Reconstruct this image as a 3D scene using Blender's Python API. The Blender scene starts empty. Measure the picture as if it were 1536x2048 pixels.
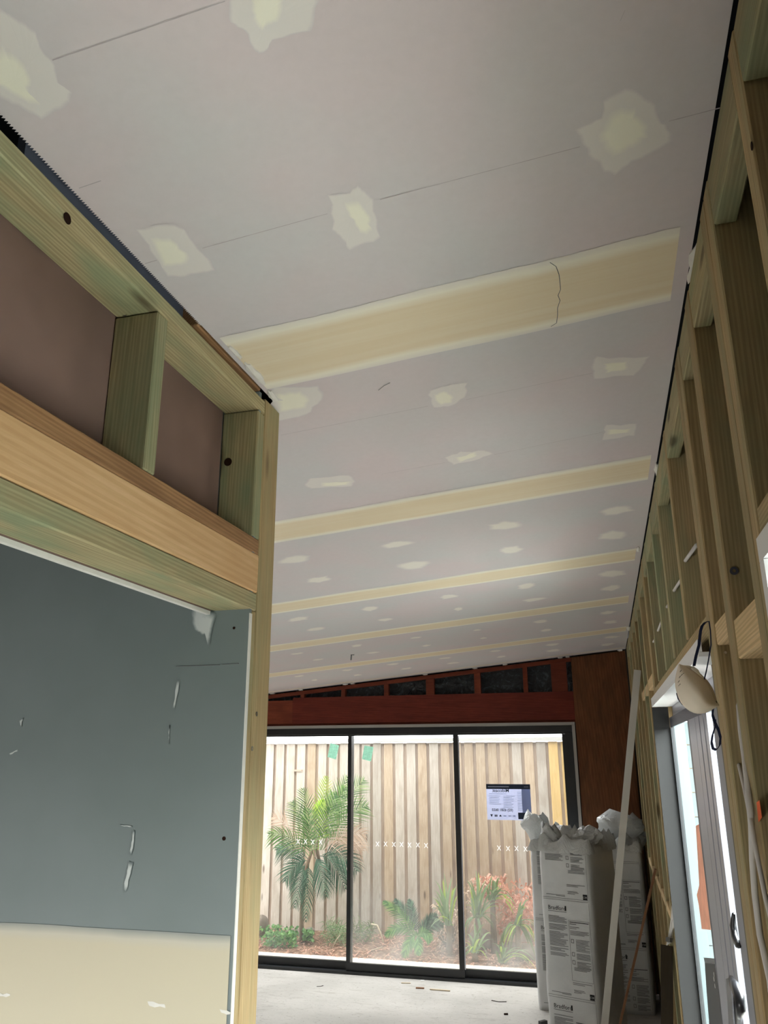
import bpy, bmesh, math, random
from mathutils import Vector, Matrix, noise
random.seed(7)
SC = bpy.context.scene
COL = SC.collection
R = math.radians

# ------------------------------------------------------------------ camera
F_PX, YAW, PITCH, ROLL, CAM_H = 1574.2, R(15.151), R(17.169), R(-0.2327), 1.87
cyw, syw, cp, sp = math.cos(YAW), math.sin(YAW), math.cos(PITCH), math.sin(PITCH)
FW = Vector((-syw*cp, cyw*cp, sp)); RT0 = Vector((cyw, syw, 0)); UP0 = RT0.cross(FW)
RT = RT0*math.cos(ROLL) + UP0*math.sin(ROLL); UP = -RT0*math.sin(ROLL) + UP0*math.cos(ROLL)
cam = bpy.data.cameras.new('camera'); camo = bpy.data.objects.new('camera', cam); COL.objects.link(camo)
cam.sensor_fit = 'HORIZONTAL'; cam.sensor_width = 36; cam.lens = F_PX/1536*36; cam.clip_start = .02; cam.clip_end = 200
M = Matrix((RT, UP, -FW)).transposed().to_4x4(); M.translation = Vector((0, 0, CAM_H)); camo.matrix_world = M
SC.camera = camo
ORG = Vector((0, 0, CAM_H))
def ray(u, v): return FW + RT*((u-768)/F_PX) - UP*((v-1024)/F_PX)
def atX(u, v, X): d = ray(u, v); return ORG + d*(X/d.x)
def atY(u, v, Y): d = ray(u, v); return ORG + d*(Y/d.y)
def atZ(u, v, Z): d = ray(u, v); return ORG + d*((Z-CAM_H)/d.z)
CS, CZ, CX = .091, 2.79, .235
def zc(x): return CZ + CS*(x-CX)
def atC(u, v):
    d = ray(u, v); t = (CZ-CS*CX-CAM_H)/(d.z-CS*d.x); return ORG + d*t

# ------------------------------------------------------------------ world, light, exposure
w = bpy.data.worlds.new('sky'); SC.world = w; w.use_nodes = True
wn = w.node_tree.nodes; wl = w.node_tree.links; wn.clear()
wo = wn.new('ShaderNodeOutputWorld'); bg = wn.new('ShaderNodeBackground'); wl.new(bg.outputs[0], wo.inputs[0])
tc = wn.new('ShaderNodeTexCoord'); sx = wn.new('ShaderNodeSeparateXYZ'); rp = wn.new('ShaderNodeValToRGB')
wl.new(tc.outputs['Generated'], sx.inputs[0]); wl.new(sx.outputs[2], rp.inputs[0]); wl.new(rp.outputs[0], bg.inputs[0])
rp.color_ramp.elements[0].color = (.97, .98, 1, 1); rp.color_ramp.elements[1].color = (1, 1, 1, 1)
bg.inputs[1].default_value = 4.6
def area(name, loc, rot, sx_, sy_, power, col=(1, 1, 1), spread=180):
    l = bpy.data.lights.new(name, 'AREA'); l.shape = 'RECTANGLE'; l.size = sx_; l.size_y = sy_; l.energy = power; l.color = col; l.spread = R(spread)
    o = bpy.data.objects.new(name, l); COL.objects.link(o); o.location = loc; o.rotation_euler = rot; return o
# added fill in the left space; other lamps stand for daylight at the openings
area('fill_left_space', (-1.9, -1.0, .6), (R(90), 0, R(-12)), 1.0, .7, 15, (1, 1, .97), 82)
area('daylight_right_door', (1.3, 2.9, .5), (0, R(105), 0), 1.3, 2.0, 60, (1, .99, .97))
area('skylight_right_door', (1.6, 2.9, 2.6), (0, R(40), 0), 1.2, 2.2, 860, (1, .99, .97))
area('daylight_right_window', (1.15, .6, .62), (0, R(120), 0), .8, 1.2, 18, (1, .99, .97))
area('skylight_right_window', (1.5, .6, 2.7), (0, R(42), 0), 1.0, 1.6, 240, (1, .99, .97))
area('daylight_end_door', (-2.0, 8.25, 2.7), (R(-40), 0, 0), 3.4, .8, 120)
SC.view_settings.view_transform = 'Standard'; SC.view_settings.look = 'None'
SC.view_settings.gamma = 1; SC.view_settings.use_curve_mapping = False
SC.view_settings.exposure = 0.2
try:
    SC.cycles.max_bounces = 10; SC.cycles.diffuse_bounces = 6; SC.cycles.transparent_max_bounces = 24
    SC.cycles.sample_clamp_indirect = 6; SC.cycles.use_denoising = True
except Exception: pass

# ------------------------------------------------------------------ materials
def lin(c):
    return tuple(((x/255)/12.92 if x/255 <= .04045 else ((x/255+.055)/1.055)**2.4) for x in c) + (1,)
class NT:
    def __init__(s, name):
        s.m = bpy.data.materials.new(name); s.m.use_nodes = True; s.t = s.m.node_tree; s.t.nodes.clear()
        s.out = s.n('OutputMaterial')
    def n(s, ty, **k):
        o = s.t.nodes.new('ShaderNode'+ty)
        for a, b in k.items(): setattr(o, a, b)
        return o
    def l(s, a, b): s.t.links.new(a, b)
    def val(s, sock, v):
        if hasattr(v, 'links') or isinstance(v, bpy.types.NodeSocket): s.l(v, sock)
        else: sock.default_value = v
    def mix(s, fac, a, b, mode='MIX'):
        x = s.n('MixRGB', blend_type=mode); s.val(x.inputs[0], fac); s.val(x.inputs[1], a); s.val(x.inputs[2], b); return x.outputs[0]
    def math(s, op, a, b=0.0, clamp=False):
        x = s.n('Math', operation=op, use_clamp=clamp); s.val(x.inputs[0], a); s.val(x.inputs[1], b); return x.outputs[0]
    def ramp(s, fac, stops, interp='LINEAR'):
        x = s.n('ValToRGB'); s.val(x.inputs[0], fac); r = x.color_ramp; r.interpolation = interp
        while len(r.elements) > 1: r.elements.remove(r.elements[-1])
        r.elements[0].position = stops[0][0]; r.elements[0].color = stops[0][1]
        for p, c in stops[1:]: e = r.elements.new(p); e.color = c
        return x.outputs[0]
    def coord(s, kind='Object', scale=(1, 1, 1), rnd=0.0):
        t = s.n('TexCoord'); m = s.n('Mapping'); s.l(t.outputs[kind], m.inputs[0]); m.inputs['Scale'].default_value = scale
        if rnd:
            i = s.n('ObjectInfo'); c = s.n('CombineXYZ')
            for k in range(3): s.l(s.math('MULTIPLY', i.outputs['Random'], rnd*(1+k*.7)), c.inputs[k])
            s.l(c.outputs[0], m.inputs['Location'])
        return m.outputs[0]
    def noise(s, vec, scale, detail=4, rough=.55, dist=0.0):
        x = s.n('TexNoise'); s.l(vec, x.inputs['Vector']); x.inputs['Scale'].default_value = scale
        x.inputs['Detail'].default_value = detail; x.inputs['Roughness'].default_value = rough; x.inputs['Distortion'].default_value = dist
        return x.outputs['Fac']
    def bsdf(s, col, rough=.7, spec=.3, metal=0.0, bump=None, bstr=.2, bdist=.002, **k):
        p = s.n('BsdfPrincipled'); s.val(p.inputs['Base Color'], col); s.val(p.inputs['Roughness'], rough)
        s.val(p.inputs['Specular IOR Level'], spec); s.val(p.inputs['Metallic'], metal)
        for a, b in k.items(): s.val(p.inputs[a.replace('_', ' ')], b)
        if bump is not None:
            b = s.n('Bump'); b.inputs['Strength'].default_value = bstr; b.inputs['Distance'].default_value = bdist
            s.l(bump, b.inputs['Height']); s.l(b.outputs[0], p.inputs['Normal'])
        return p.outputs[0]
    def done(s, sh): s.l(sh, s.out.inputs[0]); return s.m
W1 = (1, 1, 1, 1); K0 = (0, 0, 0, 1)
def wood(name, ca, cb, stain=None, stain_amt=.5, knots=True, gscale=1.0, dark=.55, rough=.72, vert=False):
    t = NT(name); _c = t.coord
    if vert: t.coord = lambda k, sc, r=0: _c(k, (sc[2], sc[1], sc[0]), r)
    v = t.coord('Object', (1.2, 34*gscale, 34*gscale), 37)
    v2 = t.coord('Object', (2.0, 7, 7), 21)
    g = t.noise(v, 5, 6, .6, .6)
    c = t.mix(t.ramp(g, [(.3, K0), (.7, W1)]), ca, cb)
    v3 = t.coord('Object', (.5, 26*gscale, 26*gscale), 11)
    wv = t.n('TexWave', wave_type='BANDS', bands_direction='DIAGONAL'); t.l(v3, wv.inputs['Vector'])
    wv.inputs['Scale'].default_value = 3.2; wv.inputs['Distortion'].default_value = 5; wv.inputs['Detail'].default_value = 2; wv.inputs['Detail Scale'].default_value = .8
    c = t.mix(t.math('MULTIPLY', t.ramp(wv.outputs['Fac'], [(.35, W1), (.7, K0)]), .45), c, t.mix(1.0, c, (dark, dark*.93, dark*.8, 1), 'MULTIPLY'))
    if stain:
        s = t.ramp(t.noise(v2, 2.2, 3, .5, .5), [(.42, K0), (.68, W1)])
        c = t.mix(t.math('MULTIPLY', s, stain_amt), c, stain)
    if knots:
        vo = t.n('TexVoronoi'); t.l(t.coord('Object', (1.6, 6, 6), 53), vo.inputs['Vector']); vo.inputs['Scale'].default_value = 1.3
        kn = t.ramp(vo.outputs['Distance'], [(.05, W1), (.12, K0)])
        c = t.mix(t.math('MULTIPLY', kn, .75), c, (ca[0]*.18, ca[1]*.13, ca[2]*.1, 1))
    i = t.n('ObjectInfo')
    br = t.math('MULTIPLY_ADD', i.outputs['Random'], .25); t.t.nodes[-1].inputs[2].default_value = .87
    cb_ = t.n('CombineXYZ'); [t.l(br, cb_.inputs[k]) for k in range(3)]
    c = t.mix(1.0, c, cb_.outputs[0], 'MULTIPLY')
    return t.done(t.bsdf(c, rough, .25, bump=g, bstr=.35, bdist=.002))
M_PINE = wood('treated_pine', lin((160, 138, 98)), lin((186, 162, 120)), lin((136, 142, 108)), .45)
M_PINEG = wood('green_treated_pine', lin((156, 144, 108)), lin((182, 168, 130)), lin((124, 140, 108)), .65)
M_LVL = wood('veneer_lumber', lin((214, 174, 126)), lin((226, 188, 142)), lin((196, 152, 102)), .4, False, .5, .8)
M_BROWN = wood('brown_pine', lin((150, 112, 76)), lin((172, 132, 92)), lin((112, 80, 54)), .5)
M_RED = wood('red_stained_timber', lin((112, 52, 34)), lin((134, 66, 44)), lin((84, 38, 26)), .5, False)
M_PLYR = wood('red_ply', lin((104, 42, 30)), lin((126, 54, 40)), lin((84, 34, 26)), .5, False, .35, .75)
M_PLYB = wood('brown_ply', lin((110, 68, 42)), lin((130, 84, 54)), lin((82, 58, 36)), .65, False, .3, .7, .7, True)
M_NOG = wood('sawn_pine', lin((206, 176, 130)), lin((222, 196, 154)), lin((190, 170, 120)), .4)
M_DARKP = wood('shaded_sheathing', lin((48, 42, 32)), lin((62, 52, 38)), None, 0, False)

def flat(name, c, rough=.6, spec=.3, metal=0.0, nscale=0, namt=.1, **k):
    t = NT(name); col = c
    if nscale:
        f = t.noise(t.coord('Object', (1, 1, 1), 9), nscale, 4)
        col = t.mix(t.math('MULTIPLY', t.ramp(f, [(.35, K0), (.65, W1)]), namt), c, tuple(x*.55 for x in c[:3])+(1,))
    return t.done(t.bsdf(col, rough, spec, metal, **k))
# plasterboard paper, mauve grey
t = NT('plasterboard_paper'); v = t.coord('Object')
a = t.ramp(t.noise(v, 2.2, 3), [(.38, lin((204, 192, 192))), (.62, lin((198, 195, 194)))])
a = t.mix(t.math('MULTIPLY', t.ramp(t.noise(v, 60, 3), [(.3, K0), (.7, W1)]), .06), a, lin((150, 142, 140)))
M_BOARD = t.done(t.bsdf(a, .85, .2))
t = NT('plasterboard_back'); v = t.coord('Object')
a = t.ramp(t.noise(v, 3, 3), [(.35, lin((118, 96, 86))), (.65, lin((134, 110, 100)))])
M_BOARDBACK = t.done(t.bsdf(a, .85, .2))
t = NT('moisture_board'); v = t.coord('Object')
a = t.ramp(t.noise(v, 1.6, 4), [(.35, lin((112, 122, 120))), (.65, lin((124, 132, 132)))])
M_GREYB = t.done(t.bsdf(a, .6, .3))
M_BOARDEDGE = flat('plaster_edge', lin((226, 222, 214)), .9, .1, nscale=40, namt=.15)
# joint compound: yellow centre, cream feathered edges (uv.y runs across the band)
def compound(name, mid, edge, edge2, w0=.16):
    t = NT(name); uv = t.n('TexCoord'); sp_ = t.n('SeparateXYZ'); t.l(uv.outputs['UV'], sp_.inputs[0])
    n1 = t.noise(t.coord('Object', (1.5, 12, 1)), 2.5, 3); y = t.math('ADD', sp_.outputs[1], t.math('MULTIPLY', t.math('SUBTRACT', n1, .5), .10))
    c = t.ramp(y, [(0, edge), (w0*.5, edge2), (w0, mid), (1-w0*.8, mid), (1-w0*.4, edge2), (1, edge)])
    n2 = t.noise(t.coord('Object', (.7, 26, 1)), 2, 4)
    c = t.mix(t.math('MULTIPLY', t.ramp(n2, [(.4, K0), (.65, W1)]), .25), c, edge2)
    return t.done(t.bsdf(c, .75, .25))
M_JOINT = compound('joint_compound', lin((220, 203, 172)), lin((218, 212, 204)), lin((234, 228, 210)), .2)
M_JOINTW = compound('wall_joint_compound', lin((200, 190, 166)), lin((150, 152, 146)), lin((196, 190, 174)), .2)
def feather(name, base, col, lo=.05, hi=.45, nz=9, amt=.35, mx_=1.0):
    """colour of thin compound trowelled out to nothing: full at the dab, the sheet's own colour at its rim"""
    t = NT(name); at = t.n('Attribute', attribute_name='feather')
    n = t.noise(t.coord('Object', (1, 1, 1), 5), nz, 5, .6)
    f = t.math('ADD', at.outputs['Fac'], t.math('MULTIPLY', t.math('SUBTRACT', n, .5), amt))
    f = t.ramp(f, [(lo, K0), (hi, (mx_, mx_, mx_, 1))])
    return t.done(t.bsdf(t.mix(f, base, col), .82, .2))
C_BOARD = lin((201, 193, 193)); C_THIN = lin((216, 210, 204)); C_GREY = lin((118, 127, 126))
M_PATCH = feather('patch_feather', C_BOARD, C_THIN, .0, .2, 30, .3)
M_CORE = feather('patch_core', C_THIN, lin((232, 228, 210)), .15, .8, 14, .5)
M_SMUDGE = feather('patch_smudge', C_BOARD, lin((226, 220, 210)), .1, .8, 14, .5)
M_SMEAR = feather('plaster_smear', C_GREY, lin((196, 200, 196)), .15, .8, 30, .8)
# concrete slab
t = NT('concrete'); v = t.coord('Object')
a = t.ramp(t.noise(v, 1.3, 5), [(.35, lin((166, 163, 158))), (.65, lin((188, 185, 180)))])
st = t.ramp(t.noise(t.coord('Object', (1, 4, 1)), 5, 6, .65, .8), [(.56, K0), (.7, W1)])
a = t.mix(t.math('MULTIPLY', st, .6), a, lin((140, 134, 126)))
st2 = t.ramp(t.noise(t.coord('Object', (2, 6, 1)), 9, 5, .7, 1.5), [(.6, K0), (.66, W1)]); a = t.mix(t.math('MULTIPLY', st2, .4), a, lin((110, 102, 94)))
d = t.ramp(t.noise(v, 38, 3), [(.62, K0), (.70, W1)]); a = t.mix(t.math('MULTIPLY', d, .5), a, lin((110, 102, 94)))
M_CONC = t.done(t.bsdf(a, .7, .3, bump=t.noise(v, 30, 5), bstr=.3))
M_PAVE = flat('pale_concrete', lin((214, 210, 200)), .8, .2, nscale=5, namt=.12)
t = NT('mulch'); v = t.coord('Object')
a = t.ramp(t.noise(v, 22, 6, .7), [(.3, lin((74, 54, 42))), (.5, lin((128, 100, 82))), (.7, lin((176, 150, 128)))])
M_MULCH = t.done(t.bsdf(a, .95, .1, bump=t.noise(v, 30, 5), bstr=1, bdist=.02))
# fence timber: three ages
M_PALG = wood('weathered_paling', lin((184, 172, 158)), lin((212, 204, 194)), lin((162, 148, 132)), .5, True, .9, .75)
M_PALT = wood('tan_paling', lin((180, 158, 132)), lin((204, 186, 164)), lin((158, 134, 108)), .5, True, .9, .72)
M_PALY = wood('new_paling', lin((206, 170, 108)), lin((224, 192, 132)), lin((190, 158, 96)), .4, True, .9, .8)
M_PALB = wood('rear_paling', lin((176, 156, 138)), lin((196, 178, 162)), lin((150, 128, 112)), .4, False, .9, .75)
M_CAP = wood('fence_cap_timber', lin((214, 212, 206)), lin((228, 228, 224)), lin((196, 196, 190)), .4, False)
M_BLACK = flat('black_aluminium', lin((30, 32, 34)), .35, .5)
M_SILVER = flat('silver_aluminium', lin((170, 172, 182)), .32, .5, .55)
M_SILVERD = flat('silver_shadow_line', lin((84, 86, 96)), .4, .5, .3)
M_CHAR = flat('charcoal_aluminium', lin((27, 27, 27)), .6, .2, nscale=3, namt=.1)
M_WHITE = flat('white_paint', lin((226, 226, 226)), .45, .4)
M_NB = flat('aqua_weatherboard', lin((112, 124, 125)), .8, .2)
M_OJ = flat('grey_cover_strip', lin((72, 82, 84)), .7, .2)
M_REV = flat('grey_white_reveal', lin((170, 166, 160)), .7, .2)
M_PAINTG = flat('pale_grey_frame', lin((128, 130, 138)), .5, .3)
M_OLIVE = flat('grey_packer', lin((104, 100, 88)), .8, .2)
M_VOID = flat('black_void', lin((16, 18, 20)), .9, .1)  # black colour stands in for the dark void above the ceiling
M_FOIL = NT('insulation_wrap')
t = M_FOIL; v = t.coord('Object'); a = t.ramp(t.noise(v, 9, 5, .6, 2.5), [(.4, lin((18, 22, 26))), (.56, lin((30, 38, 42))), (.62, lin((70, 82, 84))), (.68, lin((24, 28, 32)))])
M_FOIL = t.done(t.bsdf(a, .35, .6, bump=t.noise(v, 14, 4, .6, 2), bstr=1, bdist=.03))
def glass(name, tint, fac=.07, dirt=0.0, dirtz=(0, 1), dcol=(.8, .82, .82, 1), base=0.0):
    t = NT(name); tr = t.n('BsdfTransparent'); tr.inputs[0].default_value = tint; gl = t.n('BsdfGlossy'); gl.inputs['Roughness'].default_value = .02
    m1 = t.n('MixShader'); m1.inputs[0].default_value = fac; t.l(tr.outputs[0], m1.inputs[1]); t.l(gl.outputs[0], m1.inputs[2])
    if dirt or base:
        c = t.n('TexCoord'); s_ = t.n('SeparateXYZ'); t.l(c.outputs['Object'], s_.inputs[0])
        mr = t.n('MapRange'); t.l(s_.outputs[2], mr.inputs[0]); mr.inputs[1].default_value = dirtz[0]; mr.inputs[2].default_value = dirtz[1]
        mr.inputs[3].default_value = 1; mr.inputs[4].default_value = 0
        n = t.ramp(t.noise(t.coord('Object', (1, 1, .6)), 3.5, 4), [(.3, K0), (.7, W1)])
        f = t.math('ADD', t.math('MULTIPLY', t.math('MULTIPLY', mr.outputs[0], n), dirt), base, True)
        df = t.n('BsdfDiffuse'); df.inputs[0].default_value = dcol; tl = t.n('BsdfTranslucent'); tl.inputs[0].default_value = dcol
        ad = t.n('MixShader'); t.l(df.outputs[0], ad.inputs[1]); t.l(tl.outputs[0], ad.inputs[2]); ad.inputs[0].default_value = .6
        m2 = t.n('MixShader'); t.l(f, m2.inputs[0]); t.l(m1.outputs[0], m2.inputs[1]); t.l(ad.outputs[0], m2.inputs[2]); return t.done(m2.outputs[0])
    return t.done(m1.outputs[0])
M_GLASS = glass('dusty_glass', (.985, .995, .99, 1), .05, .28, (.05, .95), base=.02)
M_GLASSC = glass('clean_glass', (.985, .995, .99, 1), .05, .08, (.05, .6), base=.008)
M_GLASSF = glass('filmed_glass', (.94, .985, .985, 1), .05, .012, (0, 2), (.86, .92, .93, 1), .008)
M_GLASSN = glass('clear_glass', (.95, .98, .98, 1), .06, base=.004)
M_PLASTIC = NT('white_bag_plastic')
t = M_PLASTIC; v = t.coord('Object')
pb = t.bsdf(t.ramp(t.noise(v, 3, 3), [(.3, lin((196, 198, 198))), (.7, lin((214, 215, 214)))]), .38, .5, bump=t.noise(v, 7, 4, .5, .6), bstr=.35, bdist=.01)
M_PLASTIC = t.done(pb)
t = NT('clear_bag_plastic'); v = t.coord('Object')
pb = t.bsdf(lin((222, 225, 224)), .16, .8, bump=t.noise(v, 11, 5, .6, 2.0), bstr=1, bdist=.02)
tl = t.n('BsdfTranslucent'); tl.inputs[0].default_value = (.8, .82, .82, 1); ms = t.n('MixShader'); ms.inputs[0].default_value = .3
t.l(pb, ms.inputs[1]); t.l(tl.outputs[0], ms.inputs[2]); M_CLEAR = t.done(ms.outputs[0])
def backlit(name, c, k=.65, nscale=0, namt=.1):
    t = NT(name); col = c
    if nscale:
        f = t.noise(t.coord('Object', (1, 1, 1)), nscale, 4); col = t.mix(t.math('MULTIPLY', t.ramp(f, [(.4, K0), (.62, W1)]), namt), c, tuple(x*.55 for x in c[:3])+(1,))
    tl = t.n('BsdfTranslucent'); t.val(tl.inputs[0], col); ms = t.n('MixShader'); ms.inputs[0].default_value = k
    t.l(t.bsdf(col, .6, .2), ms.inputs[1]); t.l(tl.outputs[0], ms.inputs[2]); return t.done(ms.outputs[0])
M_INK = flat('grey_ink', lin((112, 114, 114)), .7, .1)
M_INKB = flat('black_ink', lin((26, 27, 28)), .6, .2)
M_PAPER = backlit('poster_paper', lin((222, 226, 242)), .5)
M_NAVYI = flat('poster_navy', lin((46, 56, 74)), .5, .2)
M_SLATE = backlit('poster_slate', lin((186, 194, 212)))
M_GREENT = backlit('green_tag', lin((186, 218, 204)), .55, 60, .4)
def leafm(name, c1, c2, trans=.35):
    t = NT(name); i = t.n('ObjectInfo'); n = t.noise(t.coord('Object', (1, 1, 1), 5), 6, 3)
    g = t.n('NewGeometry'); n2 = t.math('ADD', t.math('MULTIPLY', n, .5), t.math('MULTIPLY', g.outputs['Random Per Island'], .5))
    c = t.mix(t.ramp(n2, [(.3, K0), (.7, W1)]), c1, c2)
    tl = t.n('BsdfTranslucent'); t.l(c, tl.inputs[0]); ms = t.n('MixShader'); ms.inputs[0].default_value = trans
    t.l(t.bsdf(c, .45, .4), ms.inputs[1]); t.l(tl.outputs[0], ms.inputs[2]); return t.done(ms.outputs[0])
M_LEAF = leafm('palm_leaf', lin((70, 116, 56)), lin((140, 172, 104)))
M_LEAFY = leafm('young_palm_leaf', lin((160, 196, 70)), lin((190, 214, 96)), .5)
M_LEAFD = leafm('deep_leaf', lin((44, 82, 62)), lin((96, 136, 108)))
M_LEAFP = leafm('dry_leaf', lin((204, 176, 152)), lin((226, 204, 184)))
M_FERN = leafm('fern_leaf', lin((64, 132, 62)), lin((130, 184, 96)), .4)
M_STRAP = leafm('strap_leaf', lin((84, 124, 76)), lin((160, 184, 136)))
M_STRAPD = leafm('dark_strap_leaf', lin((72, 104, 60)), lin((120, 146, 80)))
M_PINK = leafm('pink_dry_leaf', lin((196, 140, 116)), lin((226, 178, 156)))
M_COVER = leafm('ground_cover_leaf', lin((60, 112, 58)), lin((124, 172, 100)))
M_TRUNK = flat('palm_trunk', lin((128, 112, 92)), .9, .1, nscale=20, namt=.5)
M_ROCK = flat('garden_rock', lin((136, 126, 114)), .9, .1, nscale=9, namt=.35)
M_TWIG = flat('dry_twig', lin((206, 190, 164)), .8, .2, nscale=20, namt=.2)
M_MASK = flat('mask_fabric', lin((226, 214, 196)), .85, .15, nscale=8, namt=.06)
M_NAVY = flat('navy_elastic', lin((30, 36, 62)), .8, .2)
M_FOAM = flat('white_foam', lin((236, 236, 232)), .8, .2)
M_CROSS = backlit('white_cross_print', lin((250, 250, 250)), .6)
M_CABLE = flat('white_cable', lin((202, 198, 194)), .5, .4)
M_ORANGE = backlit('orange_sticker', lin((248, 188, 158)), .05, 14, .3)
M_OSPRAY = flat('orange_spray_paint', lin((214, 92, 36)), .7, .2)
M_BPLAS = flat('black_plastic', lin((24, 25, 28)), .3, .5)
M_CHROME = flat('chrome', lin((200, 202, 208)), .2, .5, .9)
M_PENCIL = feather('pencil_line', C_BOARD, lin((140, 130, 130)), .05, .8, 30, 1.2, .7)
M_KNOT = flat('knot', lin((40, 24, 16)), .9, .1)
M_STRIP = flat('white_trim_strip', lin((196, 192, 184)), .5, .3)
M_BSTICK = flat('brown_stick', lin((132, 92, 64)), .6, .3, nscale=9, namt=.3)
M_BLUEB = flat('blue_grey_board', lin((110, 116, 132)), .8, .2)
M_SCREW = flat('zinc_screw', lin((110, 108, 100)), .4, .5, .8)

# ------------------------------------------------------------------ object helpers
def link(o, parent=None):
    COL.objects.link(o)
    if parent is not None: o.parent = parent
    return o
def tag(o, label=None, cat=None, group=None, kind=None):
    if label: o['label'] = label
    if cat: o['category'] = cat
    if group: o['group'] = group
    if kind: o['kind'] = kind
    return o
def empty(name, loc=(0, 0, 0), parent=None):
    o = bpy.data.objects.new(name, None); o.empty_display_size = .05; o.location = loc; return link(o, parent)
def mesh(name, verts, faces, mat, parent=None, smooth=False, uvs=None, feather_=None):
    me = bpy.data.meshes.new(name); me.from_pydata([tuple(v) for v in verts], [], faces); me.validate(); me.update()
    mats = mat if isinstance(mat, (list, tuple)) else [mat]
    for m in mats: me.materials.append(m)
    if smooth: me.polygons.foreach_set('use_smooth', [True]*len(me.polygons))
    if uvs is not None:
        ul = me.uv_layers.new(name='UVMap')
        for lp in me.loops: ul.data[lp.index].uv = uvs[lp.vertex_index]
    if feather_ is not None:
        at = me.color_attributes.new(name='feather', type='FLOAT_COLOR', domain='POINT')
        for i, f in enumerate(feather_): at.data[i].color = (f, f, f, 1)
    o = bpy.data.objects.new(name, me); return link(o, parent)
def place(o, loc):   # put the origin of a world-built mesh at loc
    off = Vector(loc) - o.location
    o.data.transform(Matrix.Translation(-off)); o.location = Vector(loc); return o
class MB:
    def __init__(s): s.v = []; s.f = []; s.mi = []
    def box(s, a, b, mi=0):
        x0, y0, z0 = a; x1, y1, z1 = b; i = len(s.v)
        s.v += [Vector(p) for p in ((x0, y0, z0), (x1, y0, z0), (x1, y1, z0), (x0, y1, z0), (x0, y0, z1), (x1, y0, z1), (x1, y1, z1), (x0, y1, z1))]
        for q in ((3, 2, 1, 0), (4, 5, 6, 7), (0, 1, 5, 4), (1, 2, 6, 5), (2, 3, 7, 6), (3, 0, 4, 7)): s.f.append(tuple(i+k for k in q)); s.mi.append(mi)
        return s
    def quad(s, a, b, c, d, mi=0):
        i = len(s.v); s.v += [Vector(a), Vector(b), Vector(c), Vector(d)]; s.f.append((i, i+1, i+2, i+3)); s.mi.append(mi); return s
    def tube(s, pts, r, n=6, mi=0, cap=True):
        pts = [Vector(p) for p in pts]; i0 = len(s.v); rr = r if isinstance(r, (list, tuple)) else [r]*len(pts)
        up = Vector((0, 0, 1)); prev = None
        for k, p in enumerate(pts):
            d = (pts[min(k+1, len(pts)-1)] - pts[max(k-1, 0)]).normalized()
            if prev is None: a = d.cross(up) if abs(d.dot(up)) < .95 else d.cross(Vector((1, 0, 0)))
            else: a = prev - d*prev.dot(d)
            a.normalize(); prev = a; b = d.cross(a)
            for j in range(n):
                th = 2*math.pi*j/n; s.v.append(p + (a*math.cos(th)+b*math.sin(th))*rr[k])
        for k in range(len(pts)-1):
            for j in range(n):
                j2 = (j+1) % n; s.f.append((i0+k*n+j, i0+k*n+j2, i0+(k+1)*n+j2, i0+(k+1)*n+j)); s.mi.append(mi)
        if cap:
            s.f.append(tuple(i0+j for j in reversed(range(n)))); s.mi.append(mi)
            e = i0+(len(pts)-1)*n; s.f.append(tuple(e+j for j in range(n))); s.mi.append(mi)
        return s
    def ribbon(s, pts, ws, wid, mi=0, fold=0.0):
        # flat curved blade: pts centre line, ws widths, wid = side vectors
        i0 = len(s.v)
        for p, w_, sd in zip(pts, ws, wid):
            s.v += [p - sd*w_, p + Vector((0, 0, -fold*w_)), p + sd*w_]
        for k in range(len(pts)-1):
            a = i0+3*k; s.f += [(a, a+1, a+4, a+3), (a+1, a+2, a+5, a+4)]; s.mi += [mi, mi]
        return s
    def build(s, name, mat, parent=None, smooth=False, loc=None):
        o = mesh(name, s.v, s.f, mat, parent, smooth)
        if any(s.mi): o.data.polygons.foreach_set('material_index', s.mi)
        if loc is not None: place(o, loc)
        return o
def lumber(name, a, b, mat, parent=None, bev=.0025, shear=None):
    """a squared timber from corner a to corner b; the mesh's own X runs along the grain"""
    a = Vector((min(a[0], b[0]), min(a[1], b[1]), min(a[2], b[2]))); b2 = Vector((max(a[0], b[0]), max(a[1], b[1]), max(a[2], b[2])))
    c = (a+b2)/2; d = b2-a; ax = max(range(3), key=lambda k: d[k])
    rot = {0: Matrix.Identity(3), 1: Matrix(((0, -1, 0), (1, 0, 0), (0, 0, 1))), 2: Matrix(((0, 0, -1), (0, 1, 0), (1, 0, 0)))}[ax]
    ld = rot.transposed() @ d; ld = Vector((abs(ld.x), abs(ld.y), abs(ld.z)))
    bm = bmesh.new(); bmesh.ops.create_cube(bm, size=1); bmesh.ops.scale(bm, vec=ld, verts=bm.verts)
    if bev and min(ld) > bev*4: bmesh.ops.bevel(bm, geom=bm.edges[:], offset=bev, segments=1, affect='EDGES')
    me = bpy.data.meshes.new(name); bm.to_mesh(me); bm.free(); me.materials.append(mat)
    o = bpy.data.objects.new(name, me); o.matrix_world = Matrix.Translation(c) @ rot.to_4x4(); link(o)
    if shear: pass
    if parent is not None: o.parent = parent
    return o
def bar(name, p0, p1, w_, t_, mat, parent=None, side=None):
    p0 = Vector(p0); p1 = Vector(p1); d = (p1-p0); L = d.length; d.normalize()
    sd = Vector(side) if side else (d.cross(Vector((0, 0, 1))) if abs(d.z) < .95 else Vector((1, 0, 0)))
    sd = (sd - d*sd.dot(d)).normalized(); n = d.cross(sd)
    m = MB().box((-L/2, -w_/2, -t_/2), (L/2, w_/2, t_/2)); o = m.build(name, mat)
    Mx = Matrix((d, sd, n)).transposed().to_4x4(); Mx.translation = (p0+p1)/2; o.matrix_world = Mx
    if parent is not None: o.parent = parent
    return o
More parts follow.
